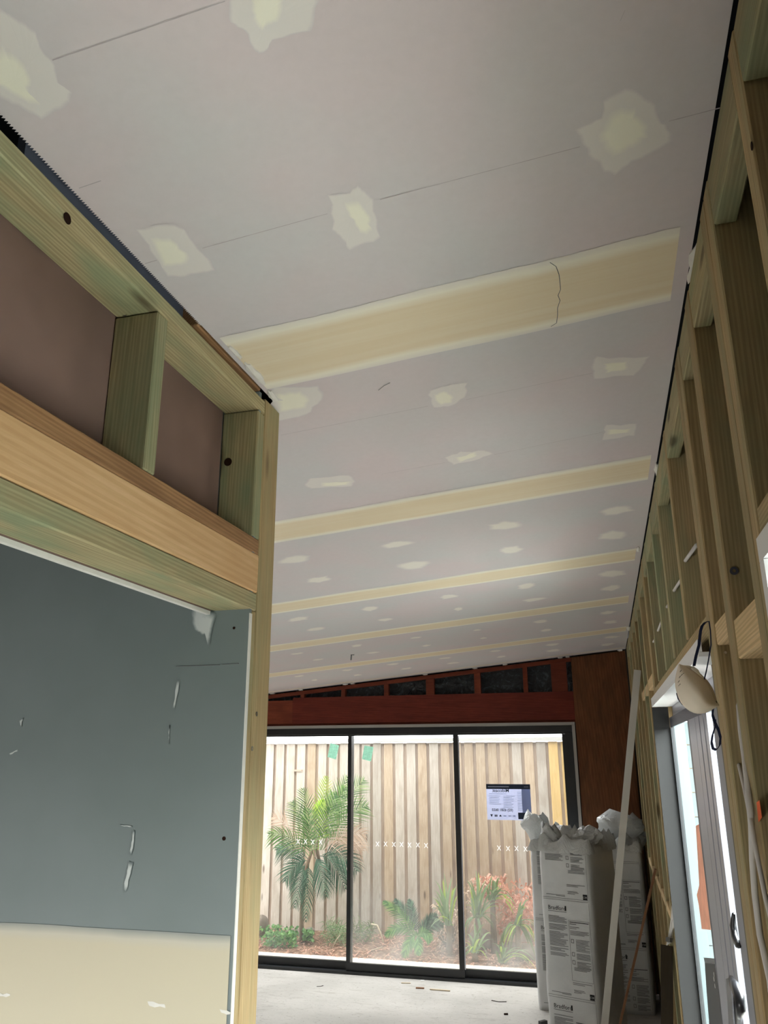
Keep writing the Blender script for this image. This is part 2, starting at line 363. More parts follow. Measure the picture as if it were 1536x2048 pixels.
def prism(name, poly, axis, lo, hi, mat, parent=None):
    """extrude a 2-D polygon along an axis: poly lists the other two coordinates in xyz order"""
    n = len(poly); V = []
    for h in (lo, hi):
        for p in poly:
            q = list(p); q.insert(axis, h); V.append(Vector(q))
    Fs = [tuple(range(n))[::-1], tuple(range(n, 2*n))] + [(k, (k+1) % n, n+(k+1) % n, n+k) for k in range(n)]
    me = mesh(name, V, Fs, mat, parent); bm = bmesh.new(); bm.from_mesh(me.data); bmesh.ops.recalc_face_normals(bm, faces=bm.faces[:]); bm.to_mesh(me.data); bm.free()
    return me
def text(name, s, size, mat, loc, right, up, parent=None, ax='LEFT', sx=1.0, ext=0.0):
    cu = bpy.data.curves.new(name, 'FONT'); cu.body = s; cu.size = size; cu.align_x = ax; cu.extrude = ext; cu.materials.append(mat); cu.resolution_u = 3
    o = bpy.data.objects.new(name, cu); r = Vector(right).normalized(); u = Vector(up).normalized(); n = r.cross(u)
    Mx = Matrix((r*sx, u, n)).transposed().to_4x4(); Mx.translation = Vector(loc); link(o); o.matrix_world = Mx
    if parent is not None: o.parent = parent
    return o
def struct(o, label=None): o['kind'] = 'structure'; (label and tag(o, label)); return o

# ------------------------------------------------------------------ setting: floor, ground, roof
XL, XR, YB, YE = -.73, .235, -1.4, 7.60      # header wall plane, right stud plane, back of roof, end wall face
struct(MB().box((-4.2, -3.2, -.12), (.36, 7.70, 0)).build('floor', M_CONC), 'bare pale concrete floor slab with scuffs and dust')
struct(MB().box((.36, -4, -.3), (7, 7.7, -.1)).build('ground_side', M_PAVE), 'pale paving outside the side door')
struct(MB().box((-7, 7.70, -.3), (7, 8.26, -.02)).build('ground_strip', M_PAVE), 'pale concrete strip outside the sliding glass door')
struct(MB().box((-8, -9, -.3), (.36, -3.2, -.1)).build('ground_back', M_PAVE), 'pale paving behind the house')
def slab(x0, x1, y0, y1, t0, t1, name, mat, parent=None):
    V = [(x, y, zc(x)+t) for t in (t0, t1) for x, y in ((x0, y0), (x1, y0), (x1, y1), (x0, y1))]
    return mesh(name, V, [(3, 2, 1, 0), (4, 5, 6, 7), (0, 1, 5, 4), (1, 2, 6, 5), (2, 3, 7, 6), (3, 0, 4, 7)], mat, parent)
struct(slab(-4.6, .9, YB-.2, 8.0, .14, .24, 'roof', M_VOID), 'dark roof above the ceiling')
ceil_o = struct(empty('ceiling')); tag(ceil_o, 'sloping plasterboard ceiling with yellow taped joints')
slab(-4.2, .2325, 1.69, 7.575, 0, .01, 'plasterboard_sheet', M_BOARD, ceil_o)
slab(-.724, .2325, YB, 1.69, 0, .01, 'plasterboard_sheet', M_BOARD, ceil_o)
# toothed perforated bead on the ceiling edge over the header wall
m = MB(); y = .1
while y < 1.26:
    x = -.724; z = zc(x)-.0005; i = len(m.v)
    m.v += [Vector((x+.001, y, z)), Vector((x+.001, y+.0045, z)), Vector((x-.004, y+.0022, z))]; m.f.append((i, i+1, i+2)); m.mi.append(0); y += .0052
m.build('toothed_bead', M_BOARD, ceil_o)
# joints
def band(yc, w_, x0, x1, idx, jit=.006):
    n = 60; V = []; U = []; rnd = random.Random(idx)
    for k in range(n+1):
        x = x0+(x1-x0)*k/n; w1 = w_/2+(noise.noise(Vector((x*3, idx, 0)))*jit*1.6)+rnd.uniform(-1, 1)*jit*.12; w2 = w_/2+(noise.noise(Vector((x*3, idx, 9)))*jit)
        for s_, vv in ((-w1, 0), (-w1*.6, .2), (w2*.6, .8), (w2, 1)):
            V.append((x, yc+s_, zc(x)-.0008)); U.append((x, vv))
    Fs = [(4*k+j, 4*k+j+1, 4*k+j+5, 4*k+j+4) for k in range(n) for j in range(3)]
    return mesh('joint_band', V, Fs, M_JOINT, ceil_o, uvs=U)
band(1.447, .252, -.712, .205, 1, .008)
for k, (yc, xr) in enumerate(((2.625, .212), (3.86, .205), (5.04, .2), (6.30, .212), (7.45, .215))):
    band(yc, .25 if k < 4 else .05, -4.1, xr, k+2)
# crack across the near joint
m = MB(); pts = [atC(u, v) for u, v in ((1100, 524), (1112, 532), (1118, 548), (1120, 566), (1121, 578), (1116, 590), (1120, 600), (1115, 615), (1115, 630), (1113, 645), (1102, 652))]
m.tube([p-Vector((0, 0, .0012)) for p in pts], .0007, 4); m.build('hairline_crack', M_INK, ceil_o)
# plaster patches
def poly_patch(name, pts, mat, parent, off, sub=3, jit=.0, seed=0, pt=atC, nrm=Vector((0, 0, -1))):
    rnd = random.Random(seed); P = [pt(u, v) for u, v in pts]; out = []
    for a, b in zip(P, P[1:]+P[:1]):
        for k in range(sub):
            q = a.lerp(b, k/sub); L = (b-a).length
            q = q + (b-a).normalized().cross(nrm)*rnd.uniform(-1, 1)*jit*L/sub; out.append(q)
    c = sum(out, Vector())/len(out); V = [c] + [c+(q-c)*.6 for q in out] + out; n = len(out)
    V = [v_+nrm*off for v_ in V]; Fs = []
    for k in range(n):
        k2 = (k+1) % n; Fs += [(0, 1+k, 1+k2), (1+k, 1+n+k, 1+n+k2, 1+k2)]
    o = mesh(name, V, Fs, mat, parent, feather_=[1.0]+[.8]*n+[0.0]*n); place(o, c); 
    if parent is not None: o.location = c - (parent.location if parent.location.length else Vector())
    return o
BIG = [
 ([(-60,30),(0,15),(22,30),(50,45),(75,65),(85,100),(105,120),(118,165),(145,185),(138,210),(85,238),(50,220),(0,195),(-60,160)], [(-30,100),(0,85),(40,110),(68,150),(62,190),(88,215),(60,212),(10,180),(-30,165)]),
 ([(458,-30),(458,0),(460,45),(490,60),(505,95),(518,108),(535,100),(545,80),(625,62),(638,0),(640,-30)], [(495,-30),(498,0),(505,40),(512,55),(522,65),(540,52),(562,45),(570,0),(572,-30)]),
 ([(270,455),(350,448),(372,460),(430,540),(370,555),(340,552),(300,500)], [(295,470),(345,472),(385,515),(378,530),(330,535)]),
 ([(655,390),(700,385),(715,370),(735,385),(750,400),(762,475),(700,500),(680,475),(665,460)], [(685,400),(715,393),(738,420),(748,460),(735,472),(720,468),(702,440)]),
 ([(1150,260),(1205,235),(1205,200),(1250,175),(1275,178),(1310,210),(1325,245),(1345,265),(1343,288),(1265,325),(1230,350),(1210,345),(1180,310)], [(1187,285),(1213,225),(1240,208),(1270,212),(1302,250),(1300,275),(1270,300),(1225,317)]),
 ([(545,772),(640,770),(648,800),(610,830),(560,842),(545,820)], [(548,785),(605,778),(627,800),(615,817),(552,828)]),
 ([(1182,728),(1190,715),(1300,712),(1285,735),(1270,750),(1185,758)], [(1203,725),(1260,720),(1257,739),(1210,748)]),
 ([(855,790),(860,780),(905,768),(935,765),(930,795),(905,812),(870,815)], [(866,788),(890,779),(910,790),(906,806),(880,811),(867,801)]),
 ([(1207,858),(1210,850),(1275,847),(1270,870),(1207,880)], [(1212,858),(1265,856),(1260,866),(1212,870)]),
 ([(888,915),(920,904),(970,900),(988,907),(950,920),(905,930)], [(908,915),(955,902),(957,912),(915,926)]),
 ([(607,970),(620,955),(700,950),(712,960),(705,972),(620,977)], [(638,965),(706,961),(702,970),(638,973)])]
for k, (o_, i_) in enumerate(BIG):
    p = poly_patch('filler_patch', o_, M_PATCH, ceil_o, .0006, 4, .25, k)
    q = poly_patch('patch_core', i_, M_CORE, None, .0010, 4, .25, k+50); q.location = q.location - p.location; q.parent = p
SMALL = [(795,1088,40,8),(1010,1051,40,10),(1021,1100,28,9),(1234,1020,42,9),(1226,1070,36,11),(589,1119,38,9),(639,1159,30,7),(825,1130,40,10),(1226,1147,32,8),(1223,1176,26,6),(1053,1172,20,7),(1068,1199,28,4),(898,1193,22,5),(916,1218,11,4),(741,1217,22,6),(771,1239,20,4),(596,1238,25,5),(631,1258,22,4),(1216,1225,20,4),(1220,1244,17,4),(1081,1243,18,4),(1094,1260,14,3),(954,1260,10,2),(967,1276,8,2),(831,1275,15,2),(853,1291,12,2),(713,1291,14,3),(746,1305,16,2),(594,1307,15,2),(636,1319,13,2),(1223,1274,19,3),(1215,1289,17,3),(1104,1289,18,3),(1107,1301,18,3),(990,1302,14,2),(1003,1313,12,2),(891,1316,15,2),(906,1326,18,2),(787,1328,15,2),(812,1337,14,2),(695,1340,14,2),(715,1350,11,2),(599,1352,12,2),(629,1360,8,2)]
for k, (cx, cy, hw, hh) in enumerate(SMALL):
    rnd = random.Random(k+300); tl = -.11
    P = []
    for j in range(12):
        th = 2*math.pi*j/12; r = rnd.uniform(.75, 1.15); x = hw*math.cos(th)*r; P.append((cx+x, cy+hh*math.sin(th)*r + tl*x))
    poly_patch('filler_patch', P, M_SMUDGE, ceil_o, .0007, 2, .2, k+90)
    if k < 11: pass
# pencil lines (they run across the boards, parallel to the joints)
def pencil(p, q, wd=.001):
    a = atC(*p); b = atC(*q); yc = (a.y+b.y)/2; V = []; Ff = []; n = 24
    for k in range(n+1):
        x = a.x+(b.x-a.x)*k/n; y_ = a.y+(b.y-a.y)*k/n
        for s_, f in ((-1, 0), (0, 1), (1, 0)): V.append((x, y_+s_*wd, zc(x)-.0004)); Ff.append(f)
    Fs = [(3*k+j, 3*k+j+1, 3*k+j+4, 3*k+j+3) for k in range(n) for j in range(2)]
    mesh('pencil_line', V, Fs, M_PENCIL, ceil_o, feather_=Ff)
for p, q in (((105, 120), (450, 2)), ((405, 496), (655, 427)), ((760, 399), (1160, 293)), ((1338, 242), (1453, 212)), ((290, 527), (330, 515)), ((158, 376), (202, 361)), ((562, 870), (856, 812)), ((932, 799), (1184, 746)), ((764, 948), (890, 925)), ((988, 909), (1206, 864)), ((1250, 20), (1240, 42))): pencil(p, q)
m = MB(); m.tube([atC(u, v)-Vector((0, 0, .002)) for u, v in ((757, 779), (768, 770), (780, 764))], .0009, 4); m.build('scratch', M_INK, ceil_o)
m = MB(); m.tube([atC(u, v)-Vector((0, 0, .002)) for u, v in ((702, 1319), (703, 1309), (708, 1309))], .006, 4); m.build('pencil_mark', M_INK, ceil_o)
# torn plaster at the joint ends
def blob(u, v, ru, rv, k, name='plaster_dab', par=ceil_o, mat=M_BOARDEDGE, off=.004, pt=atC, nrm=Vector((0, 0, -1)), tilt=0):
    rnd = random.Random(k); P = []
    for j in range(14):
        th = 2*math.pi*j/14; r = rnd.uniform(.7, 1.2); a = ru*math.cos(th)*r; b = rv*math.sin(th)*r; P.append((u+a*math.cos(tilt)-b*math.sin(tilt), v+a*math.sin(tilt)+b*math.cos(tilt)))
    c = pt(u, v); o_ = [pt(*p) for p in P]; V = [c+nrm*off*2] + [q+nrm*off for q in o_] + [q+nrm*.0005 for q in o_]; n = 14
    Fs = [(0, 1+j, 1+(j+1) % n) for j in range(n)] + [(1+j, 1+n+j, 1+n+(j+1) % n, 1+(j+1) % n) for j in range(n)]
    o = mesh(name, V, Fs, mat, par); return o
blob(1392, 510, 13, 34, 1, tilt=.25); blob(1384, 545, 8, 20, 2, tilt=.3); blob(1313, 938, 5, 12, 3); blob(1277, 1098, 4, 6, 4); blob(1257, 1256, 4, 4, 5)
blob(510, 745, 28, 7, 6, tilt=.8); blob(545, 790, 16, 7, 7, tilt=.9); blob(470, 702, 18, 4, 8, tilt=.75)
for k, u in enumerate((545, 602, 690, 705, 850, 950, 1010, 1120, 1135, 1240)): blob(u, 1387-(u-540)*.124, 5, 2, 20+k)

# ------------------------------------------------------------------ right wall: open stud frame with a door and a window
wr = struct(empty('wall_right')); tag(wr, 'open timber stud wall on the right with door and window openings')
XS, XB = XR, XR+.09
ZR0, ZR1 = 2.69, 2.782
full = [(4.48, 4.54), (4.90, 4.95), (5.33, 5.38), (5.84, 5.89), (6.34, 6.39), (6.86, 6.90), (7.36, 7.40)]
edges = []
rmat = [M_PINE, M_PINEG]
def stud(y0, y1, z0=0.0, z1=ZR1, mat=None, x0=XS, x1=XB, name='stud'):
    return lumber(name, (x0, y0, z0), (x1, y1, z1), mat or random.choice(rmat), wr)
stud(1.19, 1.240, mat=M_PINE); stud(1.242, 1.295, mat=M_PINE)
stud(1.525, 1.598, mat=M_PINE)
stud(1.767, 1.818, mat=M_PINE); stud(1.820, 1.872, mat=M_PINE)
stud(.895, .94, 2.21, mat=M_PINE); stud(.45, .495, 2.21, mat=M_PINE); stud(.0, .045, 0, mat=M_PINE); stud(-.5, -.455, 0, mat=M_PINE); stud(-1.0, -.955)
for y0 in (2.285, 2.76, 3.14, 3.62): stud(y0, y0+.045, 2.17, mat=M_PINEG if y0 > 2.5 else M_PINE)
stud(3.945, 3.99, mat=M_PINE); stud(3.992, 4.04, mat=M_PINE)
for y0, y1 in full: stud(y0, y1)
ys = sorted([(-1.0, -.955), (-.5, -.455), (0, .045), (.45, .495), (.895, .94), (1.19, 1.295), (1.525, 1.598), (1.767, 1.872), (2.285, 2.33), (2.76, 2.805), (3.14, 3.185), (3.62, 3.665), (3.945, 4.04)] + full)
for (a0, a1), (b0, b1) in zip(ys, ys[1:]):
    lumber('top_plate_block', (XS+.001, a1+.001, ZR0), (XS+.036, b0-.001, ZR1-.002), M_PINEG if a0 < 1.3 else (M_BROWN if abs(a0-1.525) > .1 and a0 < 1.6 else M_PINEG), wr)
def nog(y0, y1, z0, z1, mat=M_NOG, x1=XB): return lumber('noggin', (XS+.002, y0+.001, z0), (x1, y1-.001, z1), mat, wr)
nog(1.295, 1.525, 2.03, 2.10); nog(1.598, 1.767, 2.085, 2.13, M_NOG)
nog(4.04, 4.48, 2.19, 2.245); nog(4.54, 4.90, 2.19, 2.24); nog(4.95, 5.33, 2.19, 2.24)
for (a0, a1), (b0, b1) in zip(ys[12:], ys[13:]): nog(a1, b0, 1.07, 1.115)
nog(1.598, 1.767, 1.0, 1.045); nog(1.295, 1.525, .9, .945)
lumber('door_lintel', (XS+.001, 1.873, 2.118), (XB, 3.944, 2.166), M_PINE, wr)
lumber('window_lintel', (XS+.001, .046, 2.165), (XB, 1.189, 2.209), M_PINE, wr)
lumber('window_sill_plate', (XS+.001, .046, .85), (XB, 1.189, .895), M_PINE, wr)
lumber('bottom_plate', (XS+.002, 4.04, .001), (XB, 7.36, .045), M_PINE, wr)
# outer sheathing (three pieces around the openings)
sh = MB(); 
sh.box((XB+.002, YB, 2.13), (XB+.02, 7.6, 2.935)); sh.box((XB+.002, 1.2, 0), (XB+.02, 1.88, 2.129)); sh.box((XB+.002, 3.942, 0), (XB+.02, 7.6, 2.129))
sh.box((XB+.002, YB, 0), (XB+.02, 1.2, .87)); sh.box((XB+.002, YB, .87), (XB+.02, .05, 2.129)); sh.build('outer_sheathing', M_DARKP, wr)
# knots and washers seen on the near studs
def disc(name, c, n_, r, mat, parent, th=.002, rin=0, squash=1):
    c = Vector(c); n_ = Vector(n_).normalized(); a = n_.cross(Vector((0, 0, 1)) if abs(n_.z) < .9 else Vector((1, 0, 0))).normalized(); b = n_.cross(a); V = []; k = 14
    for h in (0, th):
        for rr in ((r, rin) if rin else (r,)):
            for j in range(k):
                q = 2*math.pi*j/k; V.append(c+n_*h+(a*math.cos(q)*squash+b*math.sin(q))*rr)
    if rin: Fs = [(j, (j+1) % k, 2*k+(j+1) % k, 2*k+j) for j in range(k)] + [(2*k+j, 2*k+(j+1) % k, 3*k+(j+1) % k, 3*k+j) for j in range(k)]
    else: Fs = [tuple(range(k, 2*k))] + [(j, (j+1) % k, k+(j+1) % k, k+j) for j in range(k)]
    return mesh(name, V, Fs, mat, parent)
disc('bolt_washer', atY(1468, 1142, 1.524), (0, -1, 0), .0075, M_SILVERD, wr, .002, .003)
disc('knot', atX(1504, 292, XS), (-1, 0, 0), .006, M_KNOT, wr, .0008, 0, .7)
for u, v, Y in ((1451, 1305, 1.766), (1341, 911, 2.284), (1325, 996, 2.759), (1309, 1058, 3.139), (1299, 1115, 3.619)):
    disc('screw_head', atY(u, v, Y), (0, -1, 0), .003, M_CHROME, wr, .001)
m = MB(); m.quad(*[atX(u, v, XS-.0008) for u, v in ((1513, 1605), (1519, 1600), (1524, 1635), (1517, 1645))]); m.build('spray_mark', M_OSPRAY, wr)
# white house cable through drilled studs
H1 = [atX(1393, 1090, .262), atY(1371, 1121, 2.283), atY(1362, 1160, 2.6), atY(1348, 1181, 2.758), atY(1338, 1208, 3.1), atY(1334, 1214, 3.138), atY(1309, 1280, 3.85), atY(1303, 1284, 3.943)]
H1 = [Vector((min(max(p.x, .25), .31), p.y, p.z)) for p in H1]
c = MB().tube(H1, .005, 8).build('electrical_cable', M_CABLE, None, True); tag(c, 'white electrical cable threaded through holes in the studs above the side door', 'cable')
place(c, H1[0])
for k, (X, pts) in enumerate(((.262, ((1477, 1408), (1472, 1440), (1471, 1480), (1478, 1530), (1490, 1580), (1502, 1640), (1512, 1700), (1530, 1790), (1545, 1850), (1560, 1960))), (.241, ((1478, 1410), (1482, 1460), (1490, 1520), (1498, 1600), (1503, 1650), (1505, 1720), (1510, 1790), (1520, 1870), (1540, 1960), (1550, 2040))))):
    P = [atX(u, v, X-(X-.226)*min(max((v-1480)/140, 0), 1)) for u, v in pts]
    c = MB().tube(P, .004 if k == 0 else .0055, 8).build('hanging_cable', M_CABLE, None, True); place(c, P[0])
    tag(c, ('thin white cable bowing out of the stud bay right of the side door', 'thicker white printed cable hanging beside the thin one in the stud bay')[k], 'cable')

# ------------------------------------------------------------------ side door (door_2) in the right wall
d2 = struct(empty('door_2')); tag(d2, 'silver sliding side door with filmed glass and charcoal jamb')
YJ = 3.94
MB().box((.213, YJ-.004, 0), (.283, YJ+.003, 2.076)).build('far_jamb', M_CHAR, d2)
prismz = MB().box((.213, YJ-.005, 2.078), (.283, YJ+.003, 2.117)).build('jamb_head_return', M_WHITE, d2)
MB().box((.214, 1.9, 2.078), (.30, YJ-.006, 2.088)).build('head_liner', M_WHITE, d2)
MB().box((.214, 1.9, 2.0885), (.222, YJ-.006, 2.116)).build('head_edge', M_WHITE, d2)
MB().box((.301, 1.9, 2.03), (.35, YJ, 2.117)).build('frame_head', M_SILVER, d2)
MB().box((.284, 1.9, 1.985), (.289, 3.93, 2.028)).build('panel_top_rail', M_SILVERD, d2)
MB().box((.292, 3.05, .02), (.298, 3.935, 1.985)).build('glass_pane', M_GLASSF, d2)
MB().box((.284, 3.922, .02), (.300, 3.938, 1.985)).build('far_stile', M_BLACK, d2)
PROF = [(3.075, 3.135, M_SILVERD, .2865), (2.86, 3.07, M_SILVER, .285), (2.845, 2.858, M_BLACK, .288), (2.735, 2.843, M_SILVER, .284), (2.722, 2.733, M_BLACK, .288), (2.62, 2.72, M_SILVER, .285), (2.607, 2.618, M_BLACK, .288), (2.535, 2.605, M_SILVER, .286)]
for k, (y0, y1, mt, x0) in enumerate(PROF): MB().box((x0, y0, .02), (.33, y1, 1.985)).build('stile_ridge' if mt is M_SILVER else 'shadow_gap', mt, d2)
MB().box((.2985, YJ-.012, 0), (.345, YJ+.003, 2.029)).build('stud_cover_strip', M_OJ, d2)  # added strip covering the bright stud, toned to read as pale glass
MB().box((.300, 2.40, .02), (.306, 2.533, 1.985)).build('glass_pane', M_GLASSN, d2)
MB().box((.286, 2.375, .02), (.33, 2.398, 1.985)).build('seal_strip', M_BLACK, d2)
MB().box((.282, 2.24, .0), (.33, 2.373, 2.03)).build('near_stile', M_PAINTG, d2)
MB().box((.262, 1.875, .0), (.33, 2.10, 2.116)).build('timber_packer', M_OLIVE, d2)
MB().box((.28, 1.9, 0), (.36, YJ, .018)).build('door_track', M_SILVER, d2)
# orange sticker and film folds on the pane
m = MB(); P = [atX(u, v, .2905) for u, v in ((1392, 1652), (1400, 1648), (1412, 1740), (1422, 1860), (1404, 1858), (1398, 1810), (1394, 1790), (1399, 1770), (1395, 1700))]
i = len(m.v); m.v += P + [p+Vector((-.001, 0, 0)) for p in P]; n = len(P); m.f += [tuple(range(n))[::-1], tuple(range(n, 2*n))] + [(k, (k+1) % n, n+(k+1) % n, n+k) for k in range(n)]
o = m.build('glass_sticker', M_ORANGE); place(o, P[0]); tag(o, 'crumpled orange sticker on the filmed glass of the side door', 'sticker')
# black lock stile piece with clip seen low on the glass
def onX(pts, X, th, name, mat, par=None):
    P = [atX(u, v, X) for u, v in pts]; n = len(P); V = P+[p+Vector((-th, 0, 0)) for p in P]
    o = mesh(name, V, [tuple(range(n))[::-1], tuple(range(n, 2*n))] + [(k, (k+1) % n, n+(k+1) % n, n+k) for k in range(n)], mat, par); return o
lk = empty('lock_strip', atX(1420, 2040, .289)); tag(lk, 'black lock strip with a metal clip low on the side door glass', 'lock strip')
def sub(o, par): o.parent = par; o.matrix_parent_inverse = Matrix.Translation(par.location).inverted(); return o
sub(onX([(1411, 1925), (1430, 1924), (1440, 1990), (1447, 2060), (1421, 2060), (1415, 1985)], .289, .003, 'black_cover', M_BPLAS), lk)
sub(onX([(1409, 1915), (1431, 1917), (1432, 1928), (1411, 1926)], .2858, .003, 'metal_clip', M_CHROME), lk)
for k, (u, v) in enumerate(((1428, 1949), (1428, 1958), (1430, 1972))): sub(disc('white_dot', atX(u, v, .2855), (-1, 0, 0), .007, M_FOAM, None, .0006, 0, .9), lk)
# handles
def handle(name, pts, X, r, label):
    P = [atX(u, v, X) for u, v in pts]; o = MB().tube(P, [r*.5]+[r]*(len(P)-2)+[r*.5], 8).build(name, M_BPLAS, d2, True); return o
handle('pull_handle', ((1467, 1828), (1466, 1850), (1470, 1875), (1476, 1890), (1479, 1893)), .278, .0085, '')
handle('pull_handle', ((1462, 1956), (1470, 1972), (1479, 1995), (1482, 2015), (1476, 2048)), .27, .013, '')
onX([(1455, 1958), (1463, 1955), (1471, 2060), (1461, 2060)], .279, .004, 'handle_plate', M_CHROME, d2)

# ------------------------------------------------------------------ window in the right wall
w1 = struct(empty('window_2')); tag(w1, 'white framed window at the right edge of the picture')
MB().box((.229, .05, 2.128), (.30, 1.188, 2.163)).build('frame_head', M_WHITE, w1)
MB().box((.229, 1.158, .9), (.30, 1.188, 2.127)).build('frame_jamb', M_WHITE, w1)
MB().box((.229, .05, .896), (.30, 1.157, .93)).build('frame_sill', M_WHITE, w1)
MB().box((.245, .055, .932), (.252, 1.157, 2.127)).build('glass_pane', M_GLASSF, w1)

# ------------------------------------------------------------------ left: header wall framing
wl_ = struct(empty('wall_left')); tag(wl_, 'timber header framing over the wide opening on the left')
HX0 = XL-.09
def lh(name, y0, y1, z0, z1, mat, x0=HX0, x1=XL): return lumber(name, (x0, y0, z0), (x1, y1, z1), mat, wl_)
lh('top_plate', -1.2, 1.603, 2.652, 2.700-.012, M_PINEG)
lh('jack_stud', 1.566, 1.603, 2.342, 2.650, M_PINEG)
lh('jack_stud', 1.118, 1.154, 2.342, 2.650, M_PINEG)
lh('jack_stud', .55, .586, 2.342, 2.650, M_PINEG); lh('jack_stud', .1, .136, 2.342, 2.65, M_PINEG)
lh('header_plate', -1.2, 1.603, 2.306, 2.341, M_BROWN)
lh('header_beam', -1.2, 1.603, 2.218, 2.305, M_LVL, HX0, XL+.0015)
lh('soffit_plate', -1.2, 1.603, 2.177, 2.217, M_PINEG)
lumber('end_post', (XL-.045, 1.605, 0), (XL, 1.692, zc(XL)-.006), M_PINE, wl_)
MB().box((HX0-.012, -1.2, 2.176), (HX0-.001, 1.565, 2.70)).build('backing_board', M_BOARDBACK, wl_)
MB().box((HX0-.0125, -1.2, 2.168), (HX0-.002, 1.565, 2.1755)).build('board_edge', M_BOARDEDGE, wl_)
kz = atX(134, 437, XL)
disc('knot', kz+Vector((.0004, 0, 0)), (1, 0, 0), .0095, M_KNOT, wl_, .0006, 0, .9)
disc('bolt', atY(250, 627, 1.1175), (0, -1, 0), .006, M_SCREW, wl_, .001, .003)
disc('knot', atY(456, 924, 1.565), (0, -1, 0), .010, M_KNOT, wl_, .0005)
for u, v in ((504, 1497), (513, 1428)): disc('screw_head', atX(u, v, XL)+Vector((.0003, 0, 0)), (1, 0, 0), .005, M_SCREW, wl_, .0006, .002)
# dark void, board and rafter above the top plate
MB().box((HX0-.02, .93, 2.70), (HX0-.008, 1.2, 2.80)).build('bracing_board', M_BLUEB, wl_)
lumber('rafter', (XL-.06, 1.28, 2.715), (XL-.012, 1.60, 2.79), M_BROWN, wl_)
MB().box((XL-.062, .80, 2.69), (XL-.047, 1.30, 2.838)).build('side_lining', M_BLUEB, wl_)
# grey lined wall facing the camera behind the opening
wm = struct(empty('wall_middle')); tag(wm, 'grey moisture board wall seen under the timber header')
MB().box((-4.0, 1.571, 0), (XL-.0012, 1.583, 2.70)).build('grey_board', M_GREYB, wm)
MB().box((XL-.0012, 1.571, 0), (XL+.0005, 1.583, 2.168)).build('board_edge', M_BOARDEDGE, wm)
lumber('trimmer_stud', (XL-.09, 1.584, 0), (XL-.0005, 1.6035, 2.176), M_PINE, wl_)
V = []; U = []; n = 40
for k in range(n+1):
    x = -4.0+(XL-.008+4.0)*k/n; zt = 1.535+noise.noise(Vector((x*4, 2, 0)))*.006
    for z, vv in ((1.27, .0), (1.30, .12), (1.50, .8), (zt, 1)): V.append((x, 1.5695, z)); U.append((x, vv))
mesh('joint_band', V, [(4*k+j, 4*k+j+4, 4*k+j+5, 4*k+j+1) for k in range(n) for j in range(3)], M_JOINTW, wm, uvs=U)
wy = lambda u, v: atY(u, v, 1.571)
NY = Vector((0, -1, 0))
poly_patch('plaster_smear', [(384,1205),(432,1228),(428,1250),(424,1262),(420,1290),(416,1296),(411,1270),(404,1272),(398,1266),(388,1260),(384,1235)], M_SMEAR, wm, .0018, 3, .2, 4, wy, NY)
for k, pts in enumerate(([(266,1660),(270,1662),(269,1690),(263,1712),(260,1705),(264,1685)], [(258,1722),(267,1725),(262,1752),(252,1785),(248,1780),(254,1745)], [(40,1440),(47,1437),(44,1455),(41,1450)], [(18,1508),(38,1498),(38,1501),(20,1511)], [(355,1360),(358,1360),(350,1420),(347,1420)], [(340,1450),(342,1450),(339,1490),(337,1490)], [(240,1648),(265,1652),(264,1655),(241,1651)], [(296,2003),(330,2008),(332,2013),(300,2011)], [(0,1986),(22,1988),(20,1993),(0,1992)], [(440,2018),(462,2024),(460,2029),(444,2025)])):
    poly_patch('scuff', pts, M_SMEAR if k < 7 else M_BOARDEDGE, wm, .002, 3, .2, k, wy, NY)
m = MB()
for a_, b_ in (((352, 1333), (440, 1330)), ((445, 1329), (478, 1327))): m.tube([wy(*a_)+NY*.0008, wy(*b_)+NY*.0008], .0009, 4)
m.build('pencil_line', M_INK, wm)
for u, v, r in ((468, 1256, .003), (448, 1677, .004)): disc('screw_head', wy(u, v), (0, -1, 0), r, M_KNOT, wm, .0006)
MBW = struct(MB().box((-4.2, YB-.1, 0), (.36, YB, 3.0)).build('wall_rear', M_DARKP), 'plain wall behind the camera')
nb = struct(empty('wall_neighbour')); tag(nb, 'white weatherboard wall with an added return outside the side door')
for k in range(18): MB().box((2.6-.02*(k % 1), -2.5, -.1+k*.17), (2.63, 7.5, .07+k*.17-.006)).build('weatherboard', M_NB, nb)
for k in range(15): MB().box((.40, 6.60, -.1+k*.17), (2.598, 6.64, .07+k*.17-.008)).build('weatherboard', M_NB, nb)  # added return wall, gives the side door glass something pale behind it
# shell of the left space and the rest of the room
struct(MB().box((-4.2, YB, 0), (-4.1, 1.57, 2.7)).build('wall_far', M_BOARD), 'plain wall of the space on the left')
struct(MB().box((-4.2, 1.69, 0), (-4.1, 7.7, 2.7)).build('wall_side', M_BOARD), 'plain left wall of the long room')
struct(slab(-4.2, HX0-.36, YB, 1.57, .06, .07, 'ceiling_left', M_BOARD), 'ceiling of the space on the left')
struct(MB().box((-4.1, 1.61, 0), (XL-.046, 1.68, 2.42)).build('wall_back', M_BOARD), 'far side of the grey partition wall')

